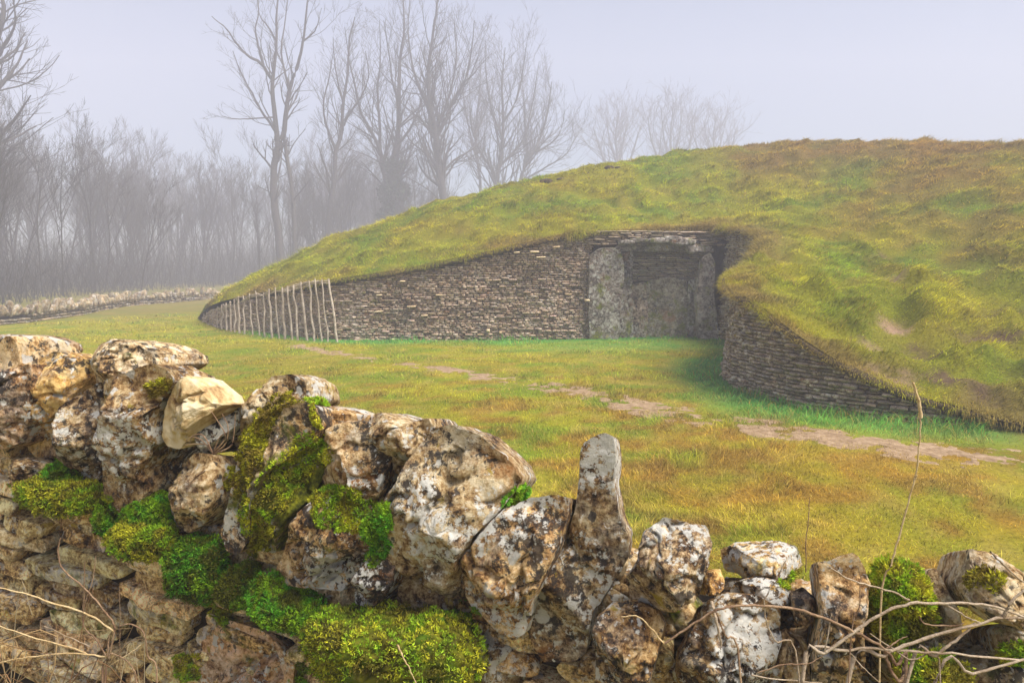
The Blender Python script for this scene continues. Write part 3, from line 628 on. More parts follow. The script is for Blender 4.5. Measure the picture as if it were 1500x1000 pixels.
# ------------------------------------------------------------------ far boundary wall
fw = empty('boundary_wall'); tag(fw, 'low rough stone wall at the edge of the misty wood', 'stone wall')
fpts = [(-90, 486), (0, 476), (60, 470), (120, 462), (180, 451), (230, 446), (290, 441), (345, 437), (430, 433)]
fc = np.array([P(a, b, min(34, EYE/((b-392)/1000))) for a, b in fpts]); fc[:, 2] = 0; fc = smooth_path(fc, 90)
FH = lambda q: .22+.07*math.sin(q*40)
course_wall('w', fc, FH, -.05, (.07, .11), (.14, .34), .3, np.array([.55, .53, .50]), 24, fw, M_FAR, 120, lean=0)
wall_core('wall_core', fc, FH, .3, fw, lean=0)
fl_ = np.concatenate([[0], np.cumsum(np.linalg.norm(np.diff(fc, axis=0), axis=1))]); s = 0
rv = []
for k in range(6):
    a = np.linspace(0, 2*math.pi, 9, endpoint=False)+RNG.uniform(-.2, .2, 9); poly = np.stack([np.cos(a)*.5, np.sin(a)*.5], -1)*RNG.uniform(.8, 1.1, (9, 1))
    me, _ = rock_mesh('cope_stone', poly, .45, .45, 14, 5, 4, 2.6, 3, .14, 400+k); me.materials.append(M_FAR); rv.append(me)
while s < fl_[-1]:
    wd_ = random.uniform(.09, .30); i = min(np.searchsorted(fl_, s), 89); t = fc[min(i+1, 89)]-fc[max(i-1, 0)]; hh = random.uniform(.18, .52)
    o = obj('cope_stone', random.choice(rv), None, fw); o.location = (fc[i][0]-t[1]*0, fc[i][1]+.12, .22+hh*.36); o.scale = (wd_*1.15, .34, hh); o.rotation_euler = (random.gauss(0, .1), random.gauss(.15, .25), math.atan2(t[1], t[0])+random.gauss(0, .2)); q = random.uniform(.4, .95); o.color = (q, q*.96, q*.92, random.uniform(.3, .5)); s += wd_*.95
# ------------------------------------------------------------------ bare trees
def grow(rg, start, dirv, length, rad, depth, out, up=.25, wig=.12, spread=.55, kids=(3, 5), ratio=.62, minr=.006):
    n = max(4, int(length/.35)+2) if depth > 1 else (4 if depth else 3)
    n = min(n, 8 if depth < 3 else 14); p = np.array(start, float); d = np.array(dirv, float); d /= np.linalg.norm(d); pts = [p.copy()]; st = length/(n-1)
    for k in range(n-1):
        d = d+rg.normal(0, wig, 3)+np.array([0, 0, up*.22]); d /= np.linalg.norm(d); p = p+d*st; pts.append(p.copy())
    pts = np.array(pts); tip = max(minr*.6, rad*.35); rads = np.linspace(rad, tip, n); out.append((pts, rads, depth))
    if depth <= 0: return
    for c in range(rg.integers(*kids)):
        f = rg.uniform(.28, 1.0); k = min(int(f*(n-1)), n-2); b = pts[k]+(pts[k+1]-pts[k])*(f*(n-1)-k if f < 1 else 1); t = pts[k+1]-pts[k]; t /= np.linalg.norm(t)
        a = np.cross(t, rg.normal(0, 1, 3)); a /= np.linalg.norm(a)+1e-9; sp = spread*rg.uniform(.7, 1.4)
        grow(rg, b, t*math.cos(sp)+a*math.sin(sp), length*ratio*rg.uniform(.7, 1.15)*(1.15-.5*f), max(minr, rads[k]*.62), depth-1, out, up, wig, spread, kids, ratio, minr)
def tree_meshes(segs, name='tree', tdepth=None, k_big=7):
    md = max(s[2] for s in segs) if tdepth is None else tdepth; tr, cr = MB(), MB()
    for pts, rads, dp in segs:
        (tr if dp >= md else cr).add(*tube(pts, rads, k_big if rads[0] > .05 else 3))
    return tr.mesh('trunk', True), cr.mesh('crown')
def add_tree(name, segs, base, label, group=None, tdepth=None, cat='tree'):
    base = np.array(base, float); segs = [(p-base, r, d) for p, r, d in segs]; t, c = tree_meshes(segs, name, tdepth)
    o = empty(name, base); tag(o, label, cat, group); obj('trunk', t, M_BARK, o); obj('crown', c, M_BARK, o); return o
def traced_tree(name, stems, D, label, seed, kidlen=2.0, n_k=5, depth=3, minr=.008, kid_from=.25, group=None):
    """stems: (pixel polyline, r0, r1[, dy]) in this tree's own plane, dy lets a limb come forward or go back"""
    rg = np.random.default_rng(seed); segs = []; base = None; D = D*1.9; kidlen *= 1.85; minr *= 1.3; stems = [([(x_, max(y_, -22-(x_ % 9))) for x_, y_ in a], b*1.65, c*1.5, *[q*1.9 for q in d]) for a, b, c, *d in stems]
    for pts, r0, r1, *dy in stems:
        dy = dy[0] if dy else 0; m = len(pts); w_ = np.array([P(a, b, D+dy*(k/(m-1))**1.2) for k, (a, b) in enumerate(pts)])
        if base is None: base = w_[0].copy(); base[2] = -.1; w_ = np.vstack([base, w_]) if w_[0][2] > .3 else w_
        w_ = smooth_path(w_, (len(w_)-1)*4+1); n = len(w_); w_[1:-1] += rg.normal(0, .012, (n-2, 3)); rr = np.linspace(r0, r1, n); segs.append((w_, rr, 9))
        L_ = np.linalg.norm(np.diff(w_, axis=0), axis=1).sum()
        for c in range(int(n_k*L_/3.8)):
            f = rg.uniform(kid_from if pts is stems[0][0] else .12, 1); k = min(int(f*(n-1)), n-2); t = w_[k+1]-w_[k]; t /= np.linalg.norm(t); a = np.cross(t, rg.normal(0, 1, 3)); a /= np.linalg.norm(a); sp = rg.uniform(.45, .95)
            grow(rg, w_[k], t*math.cos(sp)+a*math.sin(sp), kidlen*rg.uniform(.5, 1.2)*(1.2-.6*f), max(minr, rr[k]*.38), depth-1, segs, .45, .10, .55, (2, 5), .62, minr)
    return add_tree(name, segs, base, label, group, tdepth=9)
traced_tree('bare_tree', [
    ([(412, 400), (408, 340), (401, 288), (402, 240), (407, 217), (404, 179), (399, 134), (401, 105), (405, 64), (405, 19), (410, -60)], .23, .03),
    ([(407, 217), (415, 198), (420, 160), (425, 128), (437, 93), (444, 61), (449, 16), (455, -50)], .14, .03, -.8),
    ([(433, 400), (431, 320), (428, 275), (420, 230), (418, 205)], .12, .10, .5),
    ([(397, 115), (383, 94), (361, 80), (345, 62), (332, 43), (310, 24)], .085, .02, -1),
    ([(386, 95), (378, 65), (374, 42), (379, 18), (375, -40)], .06, .02, .8),
    ([(405, 195), (395, 180), (383, 163), (372, 142), (361, 122), (350, 100), (341, 75)], .075, .02, 1.2),
    ([(444, 61), (455, 52), (463, 42), (471, 12)], .05, .015, -.6), ([(400, 172), (370, 174), (345, 174), (325, 170)], .04, .015, -.5),
    ([(404, 60), (392, 38), (380, 22), (376, -10)], .05, .015, .5), ([(425, 128), (417, 105), (412, 70), (418, 30), (424, -20)], .06, .02, .9)], 30,
    'tall thin bare tree with crossing twin stems, leftmost of the tall ones', 501, 1.8, 4, 3, .008)
traced_tree('bare_tree', [
    ([(478, 420), (480, 345), (484, 300), (490, 260), (492, 222), (500, 195), (503, 150), (509, 110), (512, 60), (520, 25)], .19, .03),
    ([(492, 220), (484, 200), (477, 180), (474, 150), (482, 115), (488, 75)], .09, .02, .8), ([(500, 195), (510, 170), (530, 140), (540, 110), (535, 75)], .08, .02, -.8), ([(503, 150), (495, 120), (490, 90), (488, 55)], .06, .02, -.5)], 33,
    'slender forked bare tree between the crossing-stemmed tree and the ivied one', 502, 2.0, 6, 3, .008)
iv = traced_tree('bare_tree', [
    ([(570, 420), (572, 330), (576, 290), (576, 240), (583, 200), (584, 150), (586, 90), (592, 40), (590, -20)], .26, .03),
    ([(572, 300), (562, 250), (557, 220), (542, 190), (527, 160), (520, 125), (512, 90), (505, 40)], .14, .02, -1), ([(557, 220), (556, 180), (553, 130), (557, 90), (556, 30)], .1, .02, .7), ([(580, 215), (600, 190), (612, 165), (622, 130), (630, 80)], .09, .02, .9),
    ([(576, 250), (560, 240), (530, 225), (500, 215)], .05, .015, -1.2), ([(584, 150), (575, 120), (570, 80), (562, 30)], .07, .02, -.7)], 34,
    'bare tree with a thick ivy-covered trunk behind the mound', 503, 2.4, 7, 3, .008)
def ivy(parent, pts, D, rad, n, seed):
    rg = np.random.default_rng(seed); w_ = smooth_path(np.array([P(a, b, D) for a, b in pts]), 40)-np.array(parent.location); i = rg.integers(0, 39, n); th = rg.uniform(0, 6.28, n); r = rad*rg.uniform(.3, 1, n)*(1+.5*np.sin(i*.5))
    c = w_[i]+np.stack([np.cos(th)*r, np.sin(th)*r, rg.normal(0, .3, n)], -1); s = rg.uniform(.05, .11, n)[:, None, None]; tri = rg.normal(0, 1, (n, 3, 3))*s
    V = (c[:, None]+tri).reshape(-1, 3); colr = np.repeat(np.array([[.03, .05, .02]])*rg.uniform(.6, 1.6, (n, 1)), 3, 0)
    obj('ivy', mesh('ivy', V, np.arange(n*3).reshape(n, 3), False, colr), M_IVY, parent)
ivy(iv, [(574, 420), (575, 330), (577, 290), (576, 238)], 34*1.88, 1.05, 30000, 7)
traced_tree('bare_tree', [
    ([(656, 420), (651, 330), (650, 290), (645, 260), (640, 215), (637, 190), (630, 150), (627, 110), (633, 60), (640, 10), (640, -40)], .30, .03),
    ([(640, 200), (650, 180), (660, 155), (680, 120), (690, 80), (695, 30)], .13, .02, -1), ([(645, 250), (630, 230), (605, 210), (590, 190)], .09, .02, -1.2), ([(647, 255), (665, 235), (690, 220), (712, 200)], .08, .02, 1.2),
    ([(632, 165), (615, 130), (605, 100), (598, 50), (600, 0)], .11, .02, 1), ([(640, 185), (655, 150), (668, 90), (665, 30)], .09, .02, .8), ([(650, 300), (630, 280), (600, 262), (585, 258)], .05, .015, -1)], 34,
    'broad bare tree with many ascending branches, biggest crown on the skyline', 504, 2.8, 9, 3, .008)
traced_tree('bare_tree', [
    ([(727, 400), (726, 300), (728, 265), (735, 220), (737, 170), (735, 120), (740, 70)], .25, .03), ([(728, 260), (715, 240), (700, 215), (690, 180), (688, 120)], .11, .02, -1), ([(730, 245), (750, 225), (768, 200), (780, 150), (790, 90)], .11, .02, 1), ([(737, 180), (755, 150), (765, 110), (770, 70)], .09, .02, -.8), ([(735, 200), (720, 160), (712, 110), (712, 60)], .09, .02, .6)], 40,
    'misty bare tree just right of the biggest crown on the skyline', 505, 3.0, 9, 3, .009)
traced_tree('bare_tree', [
    ([(756, 400), (762, 270), (775, 235), (790, 205), (802, 165), (808, 120)], .20, .03), ([(775, 235), (770, 200), (768, 160), (765, 110)], .1, .02, 1), ([(780, 225), (800, 215), (820, 195), (828, 160)], .08, .02, -1), ([(765, 265), (800, 245), (830, 225), (845, 195)], .07, .02, .8)], 42,
    'leaning misty bare tree where the skyline crowns slope down to the mound', 506, 2.8, 9, 3, .009)
traced_tree('bare_tree', [
    ([(702, 400), (704, 280), (700, 240), (697, 190), (702, 140), (705, 90)], .15, .03), ([(700, 240), (690, 200), (680, 150), (678, 100)], .08, .02, -1), ([(698, 195), (712, 160), (722, 110)], .07, .02, 1)], 44,
    'faint slim bare tree half hidden between two broad skyline crowns', 507, 2.6, 8, 3, .009)
traced_tree('bare_tree', [
    ([(-60, 470), (-45, 380), (-30, 250), (-20, 150), (-10, 80), (5, 20), (0, -40)], .30, .04), ([(-30, 250), (0, 200), (25, 170), (45, 140)], .10, .02, -1), ([(-20, 150), (5, 120), (25, 95), (40, 60)], .1, .02, 1), ([(-10, 90), (10, 60), (22, 35), (20, 0)], .07, .02, -1), ([(-40, 330), (0, 320), (10, 270), (40, 230)], .08, .02, 0)], 23,
    'bare tree at the photo\'s left edge reaching branches in', 508, 2.0, 7, 3, .008)
far_lab = ['very faint bare tree in the fog above the mound, first on that side', 'very faint wide bare tree in the fog above the mound, middle one', 'very faint bare tree in the fog above the mound, nearest the summit']
for k, (x, top, D) in enumerate([(905, 165, 60), (985, 150, 58), (1048, 172, 62)]):
    traced_tree('bare_tree', [([(x, 400), (x+2, 290), (x, 240), (x-3, 200), (x+2, top)], .32, .04), ([(x+1, 270), (x-18, 240), (x-32, 200), (x-36, top+20)], .16, .03, -1), ([(x+1, 265), (x+18, 235), (x+30, 195), (x+34, top+20)], .16, .03, 1), ([(x, 240), (x+10, 200), (x+15, top+5)], .12, .03, 1), ([(x, 245), (x-12, 205), (x-17, top+5)], .12, .03, -.5)], D, far_lab[k], 520+k, 3.4, 7, 3, .014, group='faint far trees')
# ------------------------------------------------------------------ the wood on the left
sap = []
for k in range(7):
    rg = np.random.default_rng(600+k); segs = []; h = rg.uniform(6.5, 8.5)
    for st_ in range(1+k % 3):
        grow(rg, (rg.normal(0, .1), rg.normal(0, .1), -.1), (rg.normal(0, .12), rg.normal(0, .12), 1), h*rg.uniform(.8, 1), rg.uniform(.035, .075), 3, segs, .42, .05, .48, (6, 10), .52, .006)
    sap.append(tree_meshes(segs, tdepth=3))
places = []
rg = np.random.default_rng(77)
for k in range(130):
    u = rg.uniform(-.83, -.10); D = rg.uniform(0, 1)**.8*42
    near = float(np.interp(u, [-.85, -.75, -.6, -.45, -.3, -.1], [22, 26, 36, 50, 56, 60])); D = near+1+D
    hs = float(np.interp(u, [-.85, -.72, -.6, -.5, -.4, -.25, -.1], [1.02, .90, .74, .66, .66, .68, .68]))*rg.uniform(.72, 1.12)*(D/30)**.95
    places.append((u*D, D, hs, u, D-near))
places.sort(key=lambda q: q[3])
for k, (x, y, hs, u, dd) in enumerate(places):
    t, c = sap[k % 7]; o = empty('sapling', (x, y, 0)); o.scale = (hs, hs, hs); o.rotation_euler = (0, 0, random.uniform(0, 6.28))
    tag(o, 'thin bare sapling crowded into the misty wood behind the boundary wall', 'tree', 'saplings of the misty wood')
    a = bpy.data.objects.new('trunk', t); b = bpy.data.objects.new('crown', c)
    for q in (a, b):
        if not q.data.materials: q.data.materials.append(M_BARK)
        COL.objects.link(q); q.parent = o
def undergrowth():
    rg = np.random.default_rng(88); mb = MB(); n = 9000
    u = rg.uniform(-.86, -.05, n); near = np.interp(u, [-.85, -.75, -.6, -.45, -.3, -.1], [22, 26, 36, 50, 56, 60]); D = near+.8+rg.uniform(0, 1, n)**.8*40; h = rg.uniform(.8, 4.6, n)*rg.uniform(.6, 1, n)*(D/42)
    V = []; F = []
    for k in range(n):
        b = np.array([u[k]*D[k], D[k], -.05]); d = rg.normal(0, .28, 3); d[2] = 1; pts = np.array([b, b+d*h[k]*.5+rg.normal(0, .08, 3), b+d*h[k]+rg.normal(0, .25, 3)]); mb.add(*tube(pts, [.014, .010, .005], 3))
        for q in range(2):
            s = pts[1]+(pts[2]-pts[1])*rg.uniform(-.6, .9); e = rg.normal(0, .45, 3); e[2] = abs(e[2])+.25; mb.add(*tube(np.array([s, s+e*.5+rg.normal(0, .05, 3), s+e]), [.007, .006, .004], 3))
    o = obj('undergrowth', mb.mesh('undergrowth'), M_BARK); tag(o, 'tangle of bare brushwood filling the misty wood', None, kind='stuff')
undergrowth()
# ------------------------------------------------------------------ the near wall
nw = empty('field_wall'); tag(nw, 'mossy lichened dry-stone wall with upright coping crossing the foreground', 'stone wall')
YAW = math.atan2(-WK, 1)
def wall_poly(pts, off=0.0):
    w_ = np.array([W(a, b, off) for a, b in pts]); c = w_.mean(0); return np.stack([(w_-c)@AX, w_[:, 2]-c[2]], -1), c
def ccw(p):
    a = np.sum(p[:, 0]*np.roll(p[:, 1], -1)-np.roll(p[:, 0], -1)*p[:, 1]); return p if a > 0 else p[::-1]
TAN, GREY, RED, GOLD, PALE, DARK, WARM = (1.0, .92, .80), (.98, .96, .93), (1.0, .80, .70), (1.35, 1.05, .50), (2.1, 1.8, 1.3), (.62, .55, .48), (1.15, .98, .74)
# outline, offset towards the camera, front bulge, depth behind, tint, moss, name
NEAR = []
COPE = [
 ([(-40, 495), (0, 489), (30, 490), (57, 500), (61, 514), (45, 528), (18, 542), (-40, 550)], -.06, .06, .2, RED, .30),
 ([(-40, 545), (0, 545), (25, 536), (47, 530), (52, 560), (47, 610), (30, 652), (0, 662), (-40, 660)], .02, .07, .2, RED, .32),
 ([(56, 522), (80, 511), (110, 522), (136, 526), (131, 560), (118, 592), (90, 615), (88, 668), (50, 674), (35, 662), (40, 615), (49, 560)], .0, .07, .22, GOLD, .34),
 ([(143, 503), (168, 496), (200, 502), (231, 519), (236, 536), (205, 556), (165, 566), (136, 572), (136, 540)], -.04, .07, .25, TAN, .38),
 ([(92, 606), (122, 572), (150, 556), (158, 600), (152, 690), (140, 716), (112, 702), (88, 664)], .04, .08, .2, GREY, .38),
 ([(148, 556), (190, 541), (228, 528), (250, 540), (263, 556), (238, 580), (224, 610), (230, 650), (208, 690), (216, 722), (200, 746), (170, 757), (147, 732), (145, 690), (150, 640)], .06, .08, .25, TAN, .40),
 ([(262, 552), (275, 547), (305, 570), (315, 590), (331, 592), (303, 612), (286, 632), (263, 659), (242, 655), (233, 640), (238, 600), (252, 566)], .05, .045, .15, PALE, .0),
 ([(288, 612), (325, 595), (354, 594), (352, 622), (325, 650), (295, 668), (278, 650)], -.03, .06, .2, DARK, .35),
 ([(203, 692), (228, 662), (252, 668), (258, 692), (242, 717), (222, 724), (205, 710)], .0, .05, .12, GOLD, .42),
 ([(264, 688), (284, 660), (308, 664), (324, 690), (324, 735), (303, 765), (277, 782), (252, 776), (247, 745)], .03, .06, .18, TAN, .36),
 ([(380, 575), (397, 549), (430, 545), (452, 559), (459, 588), (440, 610), (400, 625), (372, 660), (344, 672), (337, 642), (352, 608)], -.02, .07, .22, GREY, .35),
 ([(400, 590), (440, 582), (472, 590), (484, 622), (470, 645), (440, 655), (402, 690), (372, 740), (362, 790), (350, 812), (328, 812), (316, 784), (328, 738), (340, 690), (352, 648), (376, 608)], .04, .07, .2, WARM, .47),
 ([(395, 676), (430, 652), (480, 640), (482, 690), (462, 730), (430, 760), (404, 812), (366, 806), (360, 745), (375, 702)], .06, .06, .2, WARM, .62),
 ([(455, 592), (490, 596), (518, 607), (514, 626), (488, 645), (465, 630)], -.05, .05, .2, WARM, .35),
 ([(485, 620), (520, 613), (552, 617), (582, 612), (582, 650), (572, 705), (560, 735), (545, 750), (520, 738), (496, 722), (468, 704), (474, 660)], .04, .07, .22, TAN, .36),
 ([(546, 618), (545, 606), (558, 603), (600, 618), (631, 611), (640, 626), (618, 660), (590, 700), (570, 690)], -.02, .06, .25, GREY, .38),
 ([(428, 772), (448, 740), (480, 712), (512, 714), (550, 738), (566, 775), (552, 810), (524, 852), (500, 868), (440, 862), (404, 856), (397, 836), (414, 800)], .07, .07, .2, WARM, .40),
 ([(560, 800), (578, 780), (590, 800), (584, 850), (564, 874), (542, 894), (516, 884), (517, 846), (540, 815)], .05, .05, .15, DARK, .36),
 ([(640, 621), (660, 617), (690, 627), (722, 645), (752, 670), (780, 701), (752, 738), (722, 768), (694, 802), (688, 835), (680, 882), (640, 912), (592, 907), (574, 886), (578, 830), (566, 790), (568, 730), (590, 690), (610, 650), (628, 630)], .06, .10, .28, GREY, .30),
 ([(735, 742), (780, 725), (812, 722), (842, 725), (840, 748), (827, 792), (812, 834), (784, 884), (772, 932), (750, 939), (725, 927), (690, 897), (667, 862), (659, 826), (690, 787)], .04, .09, .25, WARM, .36),
 ([(858, 638), (884, 628), (903, 634), (907, 668), (901, 700), (909, 740), (926, 790), (923, 826), (906, 842), (882, 888), (868, 900), (860, 962), (832, 977), (790, 974), (776, 950), (761, 916), (775, 880), (800, 838), (830, 780), (842, 740), (848, 690), (849, 655)], .05, .085, .2, GREY, .28),
 ([(943, 772), (972, 754), (1012, 766), (1040, 767), (1052, 793), (1043, 824), (1026, 866), (990, 884), (955, 890), (918, 878), (912, 842), (932, 815), (932, 795)], .03, .08, .22, GREY, .36),
 ([(1006, 834), (1020, 820), (1030, 836), (1024, 868), (1010, 864)], .07, .03, .08, GOLD, .30),
 ([(870, 896), (895, 880), (930, 875), (966, 890), (978, 912), (970, 950), (958, 990), (940, 1030), (868, 1030), (866, 930)], .05, .08, .2, WARM, .38),
 ([(1048, 803), (1075, 793), (1140, 791), (1170, 799), (1183, 826), (1152, 842), (1100, 846), (1058, 836)], -.22, .10, .16, (1.2, 1.1, .75), .42),
 ([(1022, 864), (1034, 834), (1056, 832), (1064, 852), (1044, 870)], .04, .04, .1, (1.5, 1.25, .75), .2),
 ([(1018, 884), (1060, 864), (1112, 870), (1150, 892), (1152, 932), (1132, 986), (1112, 1040), (972, 1040), (984, 960), (998, 920)], .04, .09, .22, TAN, .34),
 ([(1193, 820), (1228, 816), (1251, 805), (1270, 830), (1278, 850), (1261, 905), (1266, 960), (1272, 1040), (1188, 1040), (1184, 960), (1199, 900), (1196, 850)], .03, .08, .22, WARM, .34),
 ([(1158, 866), (1176, 858), (1197, 876), (1190, 894), (1171, 918), (1160, 894)], .02, .05, .12, TAN, .36),
 ([(1318, 838), (1329, 825), (1344, 826), (1354, 848), (1356, 872), (1330, 880), (1316, 868)], -.05, .05, .2, (1.6, 1.6, 1.6), .30),
 ([(1362, 830), (1371, 830), (1385, 860), (1401, 881), (1407, 920), (1396, 948), (1372, 943), (1375, 882), (1356, 850)], .0, .045, .2, (1.4, 1.4, 1.45), .30),
 ([(1418, 802), (1440, 806), (1466, 814), (1500, 834), (1540, 850), (1540, 925), (1480, 905), (1462, 890), (1434, 896), (1410, 884), (1394, 854), (1407, 832)], .0, .09, .25, (1.15, 1.1, 1.05), .44),
 ([(1452, 918), (1474, 910), (1540, 922), (1540, 970), (1484, 950), (1454, 955)], .04, .06, .2, GREY, .42),
 ([(1120, 940), (1150, 915), (1186, 935), (1190, 1040), (1120, 1040)], -.02, .06, .2, TAN, .36),
 ([(1062, 852), (1110, 842), (1150, 850), (1165, 868), (1150, 892), (1110, 876), (1066, 868)], -.06, .05, .2, (1.5, 1.25, .6), .40),
 ([(1275, 900), (1330, 890), (1370, 900), (1372, 945), (1330, 1000), (1272, 1000)], -.05, .06, .2, DARK, .5),
 ([(1380, 950), (1450, 940), (1520, 965), (1520, 1040), (1370, 1040)], -.02, .08, .2, GREY, .46),
 ([(640, 905), (700, 880), (730, 930), (780, 945), (790, 1040), (690, 1040), (660, 960)], -.05, .06, .2, DARK, .40),
 ([(290, 935), (330, 905), (395, 925), (440, 975), (430, 1050), (300, 1050), (285, 980)], .03, .07, .15, (1.15, .85, .70), .40),
 ([(14, 672), (40, 668), (78, 690), (70, 712), (30, 712), (16, 700)], .0, .05, .15, GREY, .42),
 ([(-40, 662), (0, 664), (22, 672), (14, 700), (0, 712), (-40, 700)], -.02, .05, .15, GOLD, .42),
]
for k, (pts, off, tf, tb, tint, moss) in enumerate(COPE):
    off += .024*(1 if (k % 2 or tint is PALE) else -1); br_ = .78+.5*((k*.618) % 1); hue_ = ((k*.381) % 1)-.5
    poly, c = wall_poly(pts, off); area = abs(.5*np.sum(poly[:, 0]*np.roll(poly[:, 1], -1)-np.roll(poly[:, 0], -1)*poly[:, 1])); big = area > .01
    poly = poly*np.array([.905, .965]); tw_ = c[2]+poly[:, 1].max(); drop = max(.05, (EYE-tw_)/max(.5, c[1]))*1.0; me, _ = rock_mesh('cope_stone', ccw(poly), tf*1.35, tb, 118 if big else 64, 42 if big else 22, 6, 3.0, 15 if big else 9, .062, 700+k, freq=1.0, drop=drop)
    NEAR.append(None)
    o = obj('cope_stone', me, M_CLEAN if tint is PALE else M_ROCK, nw); o.location = c; o.rotation_euler = (0, 0, YAW); o.color = (tint[0]*br_*(1+.08*hue_), tint[1]*br_, tint[2]*br_*(1-.22*hue_), moss); NEAR[-1] = (o, _)
# the coping runs on past the frame at both ends
rg = np.random.default_rng(47); s_ = -2.6
while s_ < 2.7:
    wd_ = rg.uniform(.10, .17); x = s_+wd_/2; s_ += wd_*.97
    if -1.40 < x < .90: continue
    zb = float(np.interp(x, [-2.6, -1.7, -1.35, .9, 2.7], [1.2, 1.10, 1.045, .72, .5])); hh = rg.uniform(.24, .40); a = np.linspace(0, 2*math.pi, 11, endpoint=False)
    poly = np.stack([np.cos(a)*wd_*.52, np.sin(a)*hh*.5], -1)*rg.uniform(.8, 1.08, (11, 1)); me, _ = rock_mesh('cope_stone', poly, .08, .24, 56, 18, 6, 3.0, 8, .075, 2100+int(x*100)+300)
    o = obj('cope_stone', me, M_ROCK, nw); o.location = (x, W0-WK*x+.02, zb+hh*.42); o.rotation_euler = (0, rg.normal(0, .2), YAW); o.color = (*[TAN, GREY, WARM, RED][rg.integers(0, 4)], rg.uniform(.3, .46))
# courses below the coping
def cope_base(x): return float(np.interp(x, [-1.7, -1.35, -.6, 0, .45, .9, 2], [1.10, 1.045, .93, .86, .80, .72, .6]))
rg = np.random.default_rng(31); row = 0; zoff = 0; cnt = 0
while row < 13:
    h = rg.uniform(.044, .062); s = -2.0-rg.uniform(0, .1)
    while s < 1.3:
        l = rg.uniform(.11, .29)
        x = s+l/2; s += l
        z = cope_base(x)-zoff-h/2
        if z < .25: continue
        a = np.linspace(0, 2*math.pi, 16, endpoint=False); ex = .32
        poly = np.stack([np.sign(np.cos(a))*np.abs(np.cos(a))**ex*l*.485, np.sign(np.sin(a))*np.abs(np.sin(a))**ex*h*.47], -1)*rg.uniform(.86, 1.06, (16, 1))
        me, _ = rock_mesh('stone', poly, rg.uniform(.018, .030), .12, 36, 11, 4, 4.4, 3, .03, 900+cnt)
        o = obj('stone', me, M_COURSE, nw); o.location = (x, W0-WK*x+.015-rg.normal(0, .012), z); slope = (cope_base(x+.1)-cope_base(x-.1))/.2
        o.rotation_euler = (0, -math.atan(slope)+rg.normal(0, .05), YAW+rg.normal(0, .06)); q = rg.uniform(1.15, 1.95)
        o.color = (q*rg.uniform(.92, 1.08), q*rg.uniform(.92, 1.02), q*rg.uniform(.66, .85), rg.uniform(.34, .50) if rg.uniform() < .5 else .3); cnt += 1; NEAR.append((o, _))
    zoff += h*.97; row += 1
V = []
xs = np.linspace(-3, 3, 40)
for x in xs:
    y = W0-WK*x; zt = cope_base(x)+.03
    f, b = np.array([x, y, 0])-NR*.07, np.array([x, y, 0])-NR*.42
    V += [f+[0, 0, -.1], f+[0, 0, zt-.05], b+[0, 0, zt-.05], b+[0, 0, -.1]]
F = [(k*4+q, (k+1)*4+q, (k+1)*4+(q+1) % 4, k*4+(q+1) % 4) for k in range(39) for q in range(4)]+[(0, 1, 2, 3), (159, 158, 157, 156)]
obj('wall_fill', mesh('wall_fill', V, F), M_CORE, nw)  # dark box inside the near wall, added to block light through its joints
# small rubble pinned between the coping stones
for k in range(120):
    px = rg.uniform(-20, 1520) if k < 46 else rg.uniform(780, 1520); x = W(px, 700)[0]; z = cope_base(x)+(rg.uniform(-.01, .12) if k < 46 else rg.uniform(-.02, .07)); s_ = rg.uniform(.02, .045) if k < 46 else rg.uniform(.028, .06); a = np.linspace(0, 2*math.pi, 9, endpoint=False)
    poly = np.stack([np.cos(a)*s_*1.3, np.sin(a)*s_], -1)*rg.uniform(.75, 1.1, (9, 1)); me, _ = rock_mesh('pinning_stone', poly, s_*.9, s_*1.5, 36, 10, 5, 2.6, 3, .12, 1300+k)
    o = obj('pinning_stone', me, M_ROCK, nw); o.location = (x, W0-WK*x+(rg.uniform(.03, .14) if k < 46 else rg.uniform(.06, .32)), z); o.rotation_euler = (0, rg.normal(0, .5), YAW); q = rg.uniform(.5, 1.2); o.color = (q*1.1, q, q*.8, rg.uniform(.3, .5))
# ------------------------------------------------------------------ moss
MG, MY, MD, ME_ = np.array([.27, .46, .02]), np.array([.62, .60, .035]), np.array([.20, .15, .025]), np.array([.13, .40, .025])
def surf(o, V):
    """world-space quads of a stone"""
    me = o.data; Mx = np.array(Matrix.LocRotScale(o.location, o.rotation_euler, o.scale)); Wv = V@Mx[:3, :3].T+Mx[:3, 3]
    npoly = len(me.polygons); tot = np.empty(npoly, np.int32); me.polygons.foreach_get('loop_total', tot); st = np.empty(npoly, np.int32); me.polygons.foreach_get('loop_start', st); vi = np.empty(len(me.loops), np.int32); me.loops.foreach_get('vertex_index', vi)
    q = vi[st[tot == 4][:, None]+np.arange(4)]; return Wv[q]
def to_px(w_):
    d = w_-np.array([0, 0, EYE]); f = d[..., 1]*CP-d[..., 2]*SP; u = d[..., 0]/f; v = (d[..., 1]*SP+d[..., 2]*CP)/f; return 750+1000*u, 500-1000*v
STONE_Q = np.concatenate([surf(o, V) for o, V in NEAR])
